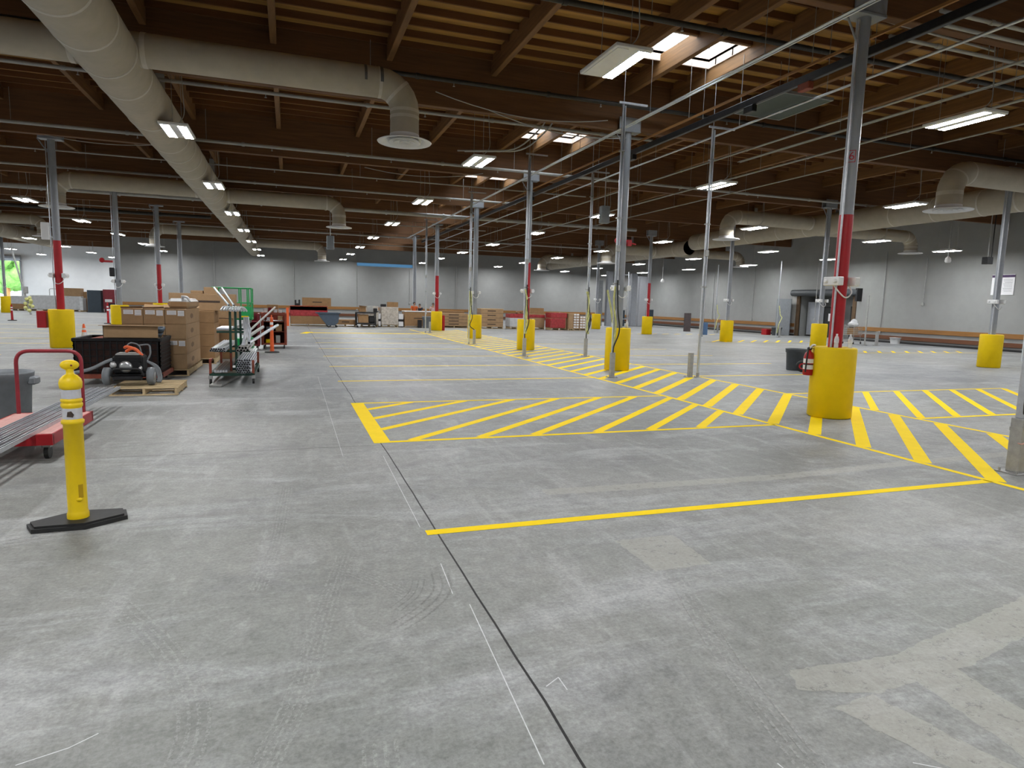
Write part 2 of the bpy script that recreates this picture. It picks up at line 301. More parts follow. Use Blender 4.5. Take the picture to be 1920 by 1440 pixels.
# wooden guard rails along the walls
def trim(n,r,m='rail'): struct(MB().bbox(*r,b=.01).ob('trim_%d'%n,M_[m]))
trim(1,(XJ,XR-.1,YB-.09,YB-.01,.74,1.0)); trim(2,(XJ,XR-.1,YB-.09,YB-.01,.12,.36),'raild')
for k,(a,b) in enumerate([(YF,DY0-.15),(DY1+.15,YB-.1)]):
    trim(3+2*k,(XR-.09,XR-.01,a,b,.62,.86)); trim(4+2*k,(XR-.09,XR-.01,a,b,.2,.42),'raild')
trim(7,(XR-.16,XR-.012,YF,DY0-.12,0,.1),'dark'); trim(8,(XR-.16,XR-.012,DY1+.12,YB-.1,0,.1),'dark')
# floor markings, joints and worn patches (parts of the floor)
Z1,Z2,Z3=.0006,.0016,.002
def strip(b,p,q,w,z):
    p=Vector((*p,0)); q=Vector((*q,0)); d=(q-p).normalized(); n=Vector((-d.y,d.x,0))*w/2
    return b.quad(*[(v.x,v.y,z) for v in (p-n,q-n,q+n,p+n)])
jt=MB(); pts=[(1.0,-12)]; rj=random.Random(3)
y=-12
while y<62: y+=.35; pts.append((1.0+rj.uniform(-.006,.006),y))
for a,b_ in zip(pts,pts[1:]): strip(jt,a,b_,.012,Z1)
for yy in (7.45,): strip(jt,(-36,yy),(.98,yy),.008,Z1)
jt.ob('control_joint',M_['black'],fl)
ch=MB(); rj=random.Random(5)
for a,b_ in [((.86,2.0),(.93,3.3)),((.87,3.45),(.9,3.9)),((.9,4.6),(.94,6.9)),((.52,7.0),(.56,14.5)),((1.0,16),(1.02,22)),((1.05,2.45),(1.13,2.5)),((1.13,2.5),(1.13,2.4)),((1.7,1.75),(1.72,1.55)),((1.72,1.55),(1.66,1.42)),((2.2,1.6),(2.3,1.53)),((7.0,2.9),(6.9,4.0)),((-.95,2.55),(-.8,2.6)),((-.8,2.6),(-.72,2.66))]: strip(ch,a,b_,.005,Z1)
ch.ob('chalk_marks',M_['cwhite'],fl)
def paint(name,segs,label=None):
    b=MB()
    for i,(p,q,w) in enumerate(segs): strip(b,p,q,w,Z2+i*4e-6)
    o=b.ob(name,M_['ylpaint'],fl)
    if label: o['label']=label
    return o
# central walkway
segs=[((6.8,-2),(6.8,38.5),.09),((9.62,-2),(9.62,38.5),.09)]
c=-12.0
for k in range(-6,46):
    y0=4.43+.815*k
    if -2<y0<36: segs.append(((6.84,y0),(9.58,y0+2.72),.17))
paint('walkway_marking',segs,'yellow diagonal striped walkway running between the column guards')
za=[((.92,7.6),(6.8,7.6),.09),((.92,10.62),(6.8,10.62),.09),((1.02,7.56),(1.02,10.66),.2)]
for p,q in [((1.1,9.97),(1.9,10.6)),((1.1,9.18),(2.83,10.6)),((1.1,8.36),(3.7,10.6)),((1.38,7.64),(4.55,10.6)),((2.25,7.64),(5.4,10.6)),((2.98,7.64),(6.14,10.6)),((3.88,7.64),(6.78,10.36)),((4.7,7.64),(6.78,9.55)),((5.52,7.64),(6.78,8.85))]: za.append((p,q,.13))
paint('hatched_bay_marking',za,'yellow hatched no parking bay left of the walkway')
zb=[((9.66,7.58),(16,7.58),.09),((9.66,10.48),(16,10.48),.09)]
for p,q in [((9.68,8.42),(11.68,10.44)),((9.78,7.62),(12.56,10.44)),((10.6,7.62),(13.42,10.44)),((11.45,7.62),(14.25,10.44)),((12.3,7.62),(15.1,10.44)),((13.15,7.62),(15.95,10.44)),((14.0,7.62),(16,9.6))]: zb.append((p,q,.13))
paint('hatched_bay_marking',zb,'yellow hatched no parking bay right of the walkway')
for k in range(-1,9):
    yy=4.47+3.045*k
    if yy>2 and k not in (1,2): paint('stall_line',[((.92,yy),(6.78,yy),.1)])
for yy in (13.66,16.7,19.75,22.8,25.85): paint('stall_line',[((9.66,yy),(14.6,yy),.1)])
fr=[((20.2,28.0),(30,28.0),.08),((22,21.0),(31,21.0),.08)]
for k in range(9):
    x=20.7+.82*k; fr.append(((x,28.1),(x+1.8,29.9),.13)); 
    x=22.6+.82*k; fr.append(((x,21.1),(x+.9,22.0),.13)); x=19.9+.9*k; fr.append(((x,35.9),(x+1.0,36.7),.13))
paint('walkway_marking',fr,'distant yellow striped walkway beneath the right hand column guards')
lw=[]
for yy in (17.2,20.3,24.8,27.5,31,34,39): lw.append(((-28,yy),(-7.2,yy),.09))
lw+=[((-7.2,24.0),(-4.9,24.0),.09),((1.0,33.4),(6.7,33.4),.5),((1.0,36.6),(6.7,36.6),.12),((.6,32.6),(.95,34.2),.35)]
paint('stall_line',lw,'faint yellow stall lines on the far left floor')
RZ=[0.0]
def ragged(name,poly,m,amp,z,label=None,st=.035):
    RZ[0]+=.00004; z+=RZ[0]; rr=random.Random(len(poly)*7+int(abs(poly[0][0])*10)); out=[]
    for a,b_ in zip(poly,poly[1:]+poly[:1]):
        L=math.dist(a,b_); n=max(1,int(L/st))
        for i in range(n):
            t=i/n; out.append((a[0]+(b_[0]-a[0])*t+rr.uniform(-amp,amp),a[1]+(b_[1]-a[1])*t+rr.uniform(-amp,amp),z))
    o=MB().quad(*out).ob(name,M_[m],fl)
    if label: o['label']=label
ragged('floor_patch',[(2.2,3.97),(2.68,3.96),(2.63,3.42),(2.2,3.41)],'stain',.009,Z1,'pale square patch on the floor below the nearest yellow line')
ragged('floor_patch',[(2.12,2.1),(2.2,2.24),(2.8,2.2),(4.3,2.5),(6,2.75),(6,2.5),(4.2,2.26),(3.1,2.02),(2.45,1.98)],'stain',.009,Z1)
ragged('floor_patch',[(2.18,1.95),(2.42,1.98),(2.62,1.2),(2.45,1.1)],'stain',.009,Z1)
ragged('floor_patch',[(2.72,2.05),(3.0,2.02),(2.9,1.2),(2.6,1.1)],'stain',.009,Z1)
ragged('floor_patch',[(2.15,5.3),(4.7,5.22),(6.8,5.36),(8.7,5.44),(8.7,5.26),(6.8,5.2),(4.7,5.05),(2.15,5.12)],'stain',.012,Z1)
def track(path,w,m,n=5,z=Z1):
    RZ[0]+=.00004; z+=RZ[0]; P=[Vector((*p,0)) for p in path]; b=MB(); cs=[-w/2+w*i/(n-1) for i in range(n)]
    Q=[v for v in fillet(P,.6,6)]
    for c_ in cs:
        for i in range(len(Q)-1):
            a,q=Q[i],Q[i+1]; d=(q-a).normalized(); nn=Vector((-d.y,d.x,0)); d2=(Q[min(i+2,len(Q)-1)]-Q[i]).normalized() if i+2<len(Q) else d; nm=Vector((-d2.y,d2.x,0))
            b.quad(*[(v.x,v.y,z) for v in (a+nn*(c_-w*.065),q+nm*(c_-w*.065),q+nm*(c_+w*.065),a+nn*(c_+w*.065))])
    b.ob('tyre_track',M_[m],fl)
track([(-.05,5.9),(-.08,5.2),(-.12,4.4),(-.2,3.8)],.09,'tyre'); track([(.32,4.2),(.15,3.4),(.02,2.7),(-.14,2.2),(-.25,1.8)],.1,'tyre')
track([(.3,4.0),(.5,3.7),(.62,3.5)],.1,'tyre'); track([(.86,3.75),(.83,3.5),(.68,3.3),(.5,3.15)],.1,'tyred',3); track([(.72,3.7),(.66,3.5),(.52,3.35)],.07,'tyred',3)
track([(2.3,3.35),(2.1,2.8),(1.95,2.3),(1.85,1.9),(1.75,1.4)],.11,'tyre',4); track([(-.95,3.9),(-.55,3.2),(-.35,2.6),(-.45,2.1)],.11,'tyre',4); track([(.3,2.3),(.27,1.9),(.25,1.4)],.12,'tyre',4)
track([(-3.0,4.6),(-1.9,4.95),(-1.5,5.1)],.14,'tyre',3); track([(2.4,6.5),(2.0,7.0),(1.6,7.4)],.1,'tyre',3)
# ------------------------------------------------------------------ roof
SKY=[(12.2,13.6),(20.2,21.4),(27.6,28.9),(35.0,36.3),(42.4,43.7),(49.7,51.0),(57,58.4)]
SX0,SX1=7.2,9.42
cl=MB()
cl.box(XL-T,SX0,YF-T,YB+T,ZD,ZD+.06).box(SX1,XR+T,YF-T,YB+T,ZD,ZD+.06).box(XL-T,XJ+T,YB+T,YBB+T,ZD,ZD+.06)
yy=YF-T
for a,b_ in SKY: cl.box(SX0,SX1,yy,a,ZD,ZD+.06); yy=b_
cl.box(SX0,SX1,yy,YB+T,ZD,ZD+.06)
ceil=struct(cl.ob('ceiling',M_['deck']),'dark timber roof of plywood deck on joists, purlins and girders')
GY=[8.06+7.28*k for k in range(-2,10)]
for g in GY:
    x1=XR if g<YB-.5 else XJ
    MB().bbox(XL,x1,g-.09,g+.09,6.16,ZD-.02,b=.012).ob('girder',M_['girder'],ceil)
PXS=[2.2+2.44*k for k in range(-15,13)]+[8.18]
for x in PXS:
    if not XL<x<XR: continue
    y1=YBB if x<XJ else YB
    MB().bbox(x-.065,x+.065,YF,y1,7.0,ZD-.01,b=.01).ob('purlin',M_['glulam'],ceil)
jy=3.0; n=0
while jy<62.2 and n<99:
    b=MB(); hole=any(a-.05<jy<c_+.05 for a,c_ in SKY)
    if hole: b.box(XL,SX0,jy-.022,jy+.022,7.31,ZD).box(SX1,XR,jy-.022,jy+.022,7.31,ZD)
    else: b.box(XL,XR,jy-.022,jy+.022,7.31,ZD)
    b.ob('joist',M_['joist'],ceil); jy+=.608; n+=1
b=MB(); jy=-11.5
while jy<3: b.box(XL,XR,jy-.022,jy+.022,7.31,ZD); jy+=.608
jy=62.9
while jy<YBB: b.box(XL,XJ,jy-.022,jy+.022,7.31,ZD); jy+=.608
tag(b.ob('joist',M_['joist'],ceil),None,None,kind='stuff')
for i,(a,b_) in enumerate(SKY):
    q=MB(); z0,z1=7.3,7.62
    q.box(SX0-.04,SX0,a-.04,b_+.04,z0,z1).box(SX1,SX1+.04,a-.04,b_+.04,z0,z1).box(SX0,SX1,a-.04,a,z0,z1).box(SX0,SX1,b_,b_+.04,z0,z1)
    w_=struct(q.ob('window_%d'%(i+2),M_['curb']),'%s skylight over the striped walkway'%ORD[i])
    q=MB(); n=13
    for k in range(1,n): x=SX0+(SX1-SX0)*k/n; q.cyl((x,a,7.56),(x,b_,7.56),.011,n=6)
    for k in (1,2): y=a+(b_-a)*k/3; q.cyl((SX0,y,7.55),(SX1,y,7.55),.013,n=6)
    q.ob('safety_bars',M_['white'],w_)
    q=MB(); NX,NY=10,6; vs=[(SX0+(SX1-SX0)*u/NX,a+(b_-a)*v/NY,7.62+.22*math.sin(PI*u/NX)**.5*math.sin(PI*v/NY)**.5) for v in range(NY+1) for u in range(NX+1)]
    q.add(vs,[(v*(NX+1)+u,v*(NX+1)+u+1,(v+1)*(NX+1)+u+1,(v+1)*(NX+1)+u) for v in range(NY) for u in range(NX)],True).ob('dome',M_['dome'],w_)
# ------------------------------------------------------------------ columns with guards
def guard_mb(h,r=.33):
    b=MB(); b.lathe([(r-.035,.012),(r-.02,0),(r,.02),(r,h-.03),(r-.01,h-.008),(r-.035,h),(.11,h-.004),(.1,h-.02)],40); return b
def column(x,y,red,gz,lab,num=None,lights=True,top=6.12,guard=True):
    t=thing('column',lab,'column',(x,y,0))
    MB().cyl((0,0,0),(0,0,top),.1,n=24,cap=False).ob('pole',M_['grey'],t)
    if red: MB().cyl((0,0,gz-.05),(0,0,3.2),.103,n=24,cap=False).ob('red_band',M_['red'],t)
    c_=MB().bbox(-.3,.3,-.15,.15,top-.02,top+.02,b=.005).box(-.3,.3,-.13,-.1,top+.02,6.45).box(-.3,.3,.1,.13,top+.02,6.45); c_.ob('saddle',M_['grey'],t)
    MB().cyl((-.08,0,5.72),(-.34,0,6.12),.016,n=8).ob('brace',M_['grey'],t)
    if guard:
        guard_mb(gz).ob('guard',M_['yellow'],t)
    MB().cyl((-.13,-.05,gz),(-.13,-.05,6.05),.016,n=8).ob('conduit',M_['galv'],t)
    if lights: MB().tube(fillet([(-.15,-.03,2.1),(-.14,-.12,2.0),(0,-.135,1.89),(.14,-.12,2.0),(.15,-.03,2.1)],.12),.011,6).ob('flexible_conduit',M_['white'],t)
    if num:
        cu=bpy.data.curves.new('numeral','FONT'); cu.body=num; cu.size=.17; cu.align_x='CENTER'; cu.align_y='CENTER'; cu.extrude=.001
        tmp=bpy.data.objects.new('tmp',cu); COL.objects.link(tmp); dg=bpy.context.evaluated_depsgraph_get(); me=bpy.data.meshes.new_from_object(tmp.evaluated_get(dg)); bpy.data.objects.remove(tmp)
        pl=MB().box(-.055,.055,-.002,.002,-.09,.09).ob('number_sign',M_['red'],t); MB().box(-.045,.045,-.003,-.002,-.08,.08).ob('sign_face',M_['grey'],pl); pl.location=(-.073,-.073,4.07); pl.rotation_euler=(0,0,-PI/4)
        me.materials.clear(); me.materials.append(M_['red']); o=bpy.data.objects.new('numeral',me); COL.objects.link(o); o.parent=pl; o.location=(0,-.004,0); o.rotation_euler=(PI/2,0,0)
    return t
COLS=[]
def addcol(*a,**k): COLS.append((a[0],a[1],a[2])); return column(*a,**k)
gmid=['red banded column with fire extinguisher on its big yellow guard','plain grey column in yellow guard, second along the striped walkway','red banded column, third along the striped walkway','plain grey column in yellow guard, fourth along the striped walkway','red banded column, farthest with a visible guard along the walkway']
for k,(x,y,r) in enumerate([(8.28,8.06,1),(8.26,15.26,0),(8.30,22.45,1),(8.36,29.72,0),(8.22,37.55,1)]): addcol(x,y,r,1.13,gmid[k],num='6' if k==0 else None)
column(8.2,44.6,0,1.1,'grey column behind the farthest walkway guards, before the back wall',guard=False,lights=False)
addcol(22.05,15.0,0,1.1,'grey column with faded yellow guard at the far right')
addcol(21.95,22.3,0,1.18,'grey column whose yellow guard shows behind the red banded column')
addcol(21.85,28.5,0,1.12,'slim grey column in yellow guard before the right wall')
addcol(21.4,35.8,1,1.12,'red banded column with yellow guard towards the far right corner')
addcol(21.5,43.2,0,1.12,'grey column with yellow guard beside the dark frames in the far right corner')
addcol(-6.55,22.95,1,1.16,'red banded column with yellow guard at left near the traffic cone')
addcol(-6.52,30.0,0,1.22,'grey column whose yellow guard is half hidden by cardboard boxes')
addcol(-6.28,37.3,1,1.25,'red banded column behind the labelled cardboard boxes')
column(-6.3,44.6,0,1.1,'grey column standing before the back wall left of the green lift',guard=False,lights=False)
addcol(-20.5,59.3,0,1.25,'grey column with yellow guard beside the open dock door')
# emergency lights on the columns
def em_proto(loop):
    t=thing('emergency_light','','light')
    MB().bbox(-.16,.16,-.05,.05,-.068,.068,b=.01).ob('housing',M_['white'],t)
    for s in (-1,1): MB().lathe([(.015,.035),(.03,.03),(.035,.0),(.03,-.01),(.01,-.01)],14,axis='y').ob('lamp_head',M_['white'],t,(s*.09,-.05,0),PI)
    return t
E0=[None,None]
for i,((x,y,r)) in enumerate(COLS):
    if i==len(COLS)-1: continue
    for s in (-1,1):
        lx,ly=x+s*.165,y-.02; rz=-PI/2 if s<0 else PI/2
        nm=['the nearest column','the second walkway column','the third walkway column','the fourth walkway column','the fifth walkway column','the far right column with faded guard','the column hidden behind the nearest one','the slim column before the right wall','the red banded column at far right','the column by the dark corner frames','the red banded column near the cone','the grey column behind the boxes','the red banded column behind the boxes'][i]
        lab='white emergency light on the %s side of %s'%('left' if s<0 else 'right',nm)
        i0=0 if s<0 else 1
        if E0[i0] is None: E0[i0]=em_proto(s<0); e=E0[i0]; e['label']=lab
        else: e=dup(E0[i0],label=lab)
        e.location=(lx,ly,2.17); e.rotation_euler=(0,0,rz); e['group']='emergency lights on the columns'
# ------------------------------------------------------------------ high bay lights
def light_proto():
    t=thing('high_bay_light','','light')
    MB().bbox(-.29,.29,-.6,.6,.03,.085,b=.01).box(-.05,.05,-.35,.35,.085,.14).ob('housing',M_['white'],t)
    for s in (-1,1):
        L_=MB().prism([(s*.165-.085,-.56),(s*.165+.085,-.56),(s*.165+.085,.56),(s*.165-.085,.56)],.018,.03); L_.mi=[0]+[1]*5; L_.ob('lens',[M_['lens'],M_['white']],t)
    for s in (-1,1): MB().cyl((s*.02,.5*s,.09),(s*.02,.5*s,1.82),.005,n=5).ob('hanging_wire',M_['zinc'],t)
    MB().tube(fillet([(.05,-.2,.14),(.2,-.35,.3),(.12,-.3,1.82)],.2),.009,5).ob('power_cord',M_['whitep'],t)
    return t
LP=light_proto(); first=True
LX=[(-22.6,5.2,'far left row'),(-16.6,5.2,'second row from the left'),(-9.75,5.2,'row left of the left columns'),(-2.26,5.2,'row along the big left duct'),(4.58,5.2,'row right of the branch duct outlets'),(11.75,5.2,'row right of the striped walkway'),(19.1,5.18,'row before the right hand duct'),(26.1,5.02,'row beyond the right hand duct'),(30.7,4.8,'row along the right wall')]
for x,z,nm in LX:
    k=0
    for j in range(-2,10):
        y=8.95+7.28*j
        if y>61.5 and x>XJ-1: continue
        if abs(x+2.26)<.01 and j==0: y=8.1
        vis=seen((x,y,z),15)
        if vis: lab='high bay light, %s in the %s'%(ORD[min(k,9)],nm); k+=1
        else: lab='high bay light hanging out of sight above the foreground'
        o=LP if first else dup(LP); first=False
        o.location=(x,y,z); o['label']=lab; o['group']='high bay lights'
        if abs(x-4.58)<.01 and j==0: O0=o
for ch in O0.children:
    if ch.name.startswith('lens'): ch.data=ch.data.copy(); ch.data.materials[0]=M_['white']; ch['label']='unlit lens'; break
O0['label']='high bay light with one lit and one unlit panel beside the nearest skylight'
# ------------------------------------------------------------------ air ducts
def main_duct(name,lab,x,z,r,y0,y1,branches,seams=3.6,open_end=False):
    t=thing(name,lab,'duct',(x,0,z))
    b=MB(); n=int((y1-y0)/1.2); prof=[]
    if not open_end: prof.append((.01,y0))
    for i in range(n+1):
        yy=y0+(y1-y0)*i/n; prof.append((r*(1+.006*math.sin(i*2.1)),yy))
    prof.append((.01,y1))
    b.lathe(prof,36,axis='y'); 
    b.ob('trunk',M_['duct'],t)
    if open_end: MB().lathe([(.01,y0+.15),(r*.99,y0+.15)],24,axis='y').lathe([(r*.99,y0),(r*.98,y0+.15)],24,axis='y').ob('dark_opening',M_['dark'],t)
    yy=y0+1.3
    while yy<y1-.5: MB().lathe([(r+.002,yy),(r+.009,yy+.01),(r+.009,yy+.05),(r+.002,yy+.06)],36,axis='y').ob('seam_band',M_['tape'],t); yy+=seams*random.choice((.35,.65,.5))
    yy=y0+2
    while yy<y1: MB().box(-r*.2,r*.2,yy-.012,yy+.012,r*.96,7.1-z).ob('hanger_strap',M_['zinc'],t); yy+=5.5
    for (by,bx,bz,fz,br,dark) in branches:
        dx=bx-x; s=1 if dx>0 else -1; B=MB(); R=br*1.75
        pts=[(s*r*.55,by,bz-z),(dx-s*R,by,bz-z)]
        pts+=[(dx-s*R+s*R*math.sin(a),by,bz-z-R+R*math.cos(a)) for a in [PI/2*k/6 for k in range(1,7)]]+[(dx,by,fz-z+.12)]
        B.tube(pts,br,24); bo=B.ob('branch_duct',M_['duct'],t)
        D=MB(); D.lathe([(br*1.02,.14),(br*1.05,.06),(br*1.75,.02),(br*1.9,0),(br*1.86,-.015),(br*1.35,.03),(br*1.3,.05)],36,(dx,by,fz-z))
        for k in (1.15,.75,.35): D.lathe([(br*k*.6,.07),(br*k,-.005),(br*k*.98,-.02),(br*k*.55,.05)],30,(dx,by,fz-z))
        D.ob('diffuser',M_['white'],t)
        for a in (0,PI/4,PI/2):
            q=MB()
            c=Vector((dx-s*R+s*R*math.sin(a),by,bz-z-R+R*math.cos(a))); d=Vector((s*math.cos(a),0,-math.sin(a)))*.03
            q.cyl(c-d,c+d,br*1.012,n=24,cap=False).ob('tape_band',M_['tape'],bo)
        MB().cyl((dx,by,fz-z+.42),(dx,by,fz-z+.48),br*1.012,n=24,cap=False).ob('tape_band',M_['tape'],bo); MB().cyl((s*r*1.04,by,bz-z),(s*(r*1.04+.08),by,bz-z),br*1.03,n=24,cap=False).ob('tape_band',M_['tape'],bo)
        if dark:
            q=MB(); 
            for xx,w in ((dx-s*R-.28,.05),(dx-s*R+.02,.06)):
                vs=[];A=[PI*.15+PI*.42*k/8 for k in range(9)]
                for a in A: vs+= [(xx-w/2,by-br*1.02*math.sin(a),bz-z+br*1.02*math.cos(a)),(xx+w/2,by-br*1.02*math.sin(a),bz-z+br*1.02*math.cos(a))]
                q.add(vs,[(2*k,2*k+1,2*k+3,2*k+2) for k in range(8)])
            q.ob('dark_tape_band',M_['dtape'],bo)
    return t
main_duct('air_duct','big fabric wrapped duct running overhead at left with lamps hung along it',-2.84,5.72,.482,-11.5,61.5,
  [(13.2,2.2,5.86,4.8,.28,True),(29.65,2.1,5.8,4.8,.29,False),(54.1,2.5,5.82,4.66,.32,False),(13.2,-8.3,5.8,4.7,.28,False),(28.6,-8.1,5.8,4.8,.3,False),(46.5,-8.0,5.8,4.7,.3,False)])
main_duct('air_duct','second overhead duct farther left behind the red banded column',-17.6,5.6,.48,-11.5,61,[(30,-13.2,5.7,4.8,.28,False),(44,-13.2,5.7,4.8,.28,False)])
main_duct('air_duct','large overhead duct at right running past the tall red banded column',23.6,5.72,.47,-11.5,34.4,
  [(14.2,18.4,5.86,4.76,.34,False),(24.6,18.5,5.8,4.8,.31,False),(25.1,30.2,5.62,4.8,.3,False)])
main_duct('air_duct','overhead duct with a gaping dark open end towards the far right corner',24.6,5.6,.46,36.4,60,[(40.0,20.5,5.6,4.6,.36,False),(39,30.7,5.5,4.75,.3,False),(52,20.5,5.6,4.6,.36,False)],open_end=True)
# ------------------------------------------------------------------ overhead conduits and pipes
def run_y(name,lab,cat,x,z,y0,y1,shape,m,rodstep=3.64):
    t=thing(name,lab,cat,(x,0,z)); b=MB()
    if shape=='double': b.cyl((-.045,y0,.0),(-.045,y1,.0),.013,n=8).cyl((.045,y0,.0),(.045,y1,.0),.013,n=8); b.ob('conduit_pair',M_[m],t); MB().box(-.015,.015,y0,y1,-.0,.03).ob('strut_channel',M_[m],t)
    elif shape=='strut': b.box(-.021,.021,y0,y1,-.021,.021).ob('strut_channel',M_[m],t)
    elif shape=='bus': b.bbox(-.045,.045,y0,y1,-.07,.07,b=.01).ob('busway_casing',M_[m],t)
    else: b.cyl((0,y0,0),(0,y1,0),shape,n=10).ob('tube',M_[m],t); 
    if not isinstance(shape,str):
        yy=y0+1.5
        while yy<y1: MB().cyl((0,yy,0),(0,yy+.06,0),shape*1.35,n=10).ob('coupling',M_[m],t); yy+=3.05
    yy=y0+1.1; 
    while yy<y1:
        MB().cyl((.0,yy,.0),(.0,yy,7.2-z),.006,n=5).ob('hanger_rod',M_['zinc'],t); yy+=rodstep
    return t
run_y('conduit_run','bright twin conduits on a strut running overhead left of the walkway columns','conduit',7.58,5.9,1,44,'double','galvp')
run_y('strut_run','olive strut rail running overhead beside the walkway columns','strut',8.58,5.92,1,48,'strut','rail')
bus=run_y('busway','black overhead power busway with plug boxes above the walkway','busway',8.95,5.88,1,46,'bus','blackm')
for k,(yy,m) in enumerate(((9.9,'rust'),(11.4,'blackm'),(16.2,'blackm'),(24,'blackm'),(33,'blackm'))):
    MB().bbox(-.06,.06,yy-.14,yy+.14,-.2,-.07,b=.01).ob('plug_box',M_[m],bus)
run_y('conduit_run','single grey conduit overhead, first right of the black busway','conduit',9.95,5.9,1,50,.024,'galv')
run_y('conduit_run','single grey conduit overhead, second right of the black busway','conduit',11.56,5.9,1,50,.024,'whitep')
run_y('conduit_run','short twin conduits overhead above the nearest right hand lamp','conduit',12.3,5.9,4,16,'double','whitep')
run_y('conduit_run','single pale conduit passing behind the nearest right hand lamp','conduit',13.6,5.9,1,48,.028,'whitep')
run_y('conduit_run','single conduit overhead farthest right before the right hand duct','conduit',15.3,5.9,1,48,.02,'whitep')
def run_x(name,lab,cat,y,z,r,x0,x1,m,heads=False):
    t=thing(name,lab,cat,(0,y,z)); MB().cyl((x0,0,0),(x1,0,0),r,n=12).ob('tube',M_[m],t)
    x=x0+1
    while x<x1: MB().cyl((x,0,0),(x+.08,0,0),r*1.3,n=12).ob('coupling',M_[m],t); x+=3.1
    x=x0+2.2
    while x<x1:
        MB().cyl((x,0,0),(x,0,7.2-z),.007,n=5).ob('hanger_rod',M_['zinc'],t); x+=4.88
    if heads:
        x=x0+1.6
        while x<x1: MB().cyl((x,0,-r),(x,0,-r-.06),.012,n=6).cyl((x,0,-r-.06),(x,0,-r-.068),.028,n=8).ob('sprinkler_head',M_['zinc'],t); x+=3.66
    return t
for k,(y,r,m) in enumerate([(16.3,.04,'whitep'),(21.9,.05,'whitep'),(25.6,.025,'whitep'),(28.9,.045,'whitep'),(35.3,.1,'whitep'),(40.5,.03,'whitep'),(48.0,.06,'whitep'),(55.5,.04,'whitep')]):
    run_x('sprinkler_pipe','%s pale pipe crossing the building under the girders%s'%(ORD[k],', thickest of them' if r==.1 else ''),'pipe',y,6.34 if r==.1 else 6.29,r,-24,[9.6,30,12,10,20,12,30,20][k],m,heads=r<.07)
run_x('sprinkler_pipe','black iron pipe crossing overhead just in front of the nearest skylight','pipe',10.35,6.62,.05,-6,30,'blackpipe',True)
run_x('sprinkler_pipe','black iron pipe crossing overhead behind the elbow of the big left duct','pipe',14.75,6.6,.05,-20,30,'blackpipe',True)
run_x('sprinkler_pipe','dark iron main pipe crossing overhead far back above the left boxes','pipe',39.5,5.95,.09,-16.8,-4,'blackpipe')
for k,(y,x0,x1) in enumerate([(7.3,8.9,17.5),(7.62,9.2,18.5),(8.22,9.0,13.5)]):
    run_x('conduit_run','%s grey conduit crossing at the top right behind the tall column'%ORD[k],'conduit',y,6.02,.03,x0,x1,'whitep')
# curved conduit loops near the ceiling
tag(MB().tube(fillet([(6.75,8.6,6.9),(6.75,8.6,6.45),(9,8.6,6.45),(12,8.7,6.4)],.25),.022,8).ob('conduit_elbow_run',M_['whitep']),'thick pale conduit bending down beside the nearest skylight','conduit')
for k,x in enumerate((6.55,6.75)):
    tag(MB().tube(fillet([(x,16.2,6.95),(x-.25,16.0,6.3),(x-.8,16.6,5.7),(x-2.2,17.5,5.75)],.4),.02,8).ob('bent_conduit',M_['whitep']),'%s bent conduit hanging by the second walkway column'%('left' if k==0 else 'right'),'conduit')
# sagging cables under the girders
for k,(p,q,sag) in enumerate([((3.2,15.0,6.4),(7.6,15.1,6.3),.25),((4.5,15.15,6.2),(8.1,15.0,5.9),.2),((-6.5,22.3,6.1),(-3.5,22.2,6.12),.12),((2.4,22.2,6.0),(6.5,22.4,6.2),.2)]):
    P=[Vector(p).lerp(Vector(q),i/10)-Vector((0,0,sag*4*(i/10)*(1-i/10))) for i in range(11)]
    tag(MB().tube(P,.012,6).ob('loose_cable',M_['whitep']),['pale cable sagging along the girder behind the duct elbow','second pale cable sagging towards the second walkway column','thin cable strung above the left red banded column','thin cable strung below the girder right of the duct outlet'][k],'cable')
t=thing('drip_pan','dark green grey flat pan hung beneath the roof right of the skylight','pan',(9.95,11.65,6.0))
MB().bbox(-.6,.6,-.76,.76,-.02,.02,b=.006).ob('sheet',M_['pan'],t); MB().box(-.62,.62,-.78,-.76,-.03,.03).box(-.62,.62,.76,.78,-.03,.03).box(-.62,-.6,-.76,.76,-.03,.03).box(.6,.62,-.76,.76,-.03,.03).ob('rim',M_['zinc'],t)
MB().cyl((-.5,-.7,0),(-.5,-.7,1.2),.006,n=5).cyl((.5,-.7,0),(.5,-.7,1.2),.006,n=5).cyl((.5,.7,0),(.5,.7,1.2),.006,n=5).cyl((-.5,.7,0),(-.5,.7,1.2),.006,n=5).ob('hanger_rod',M_['zinc'],t)
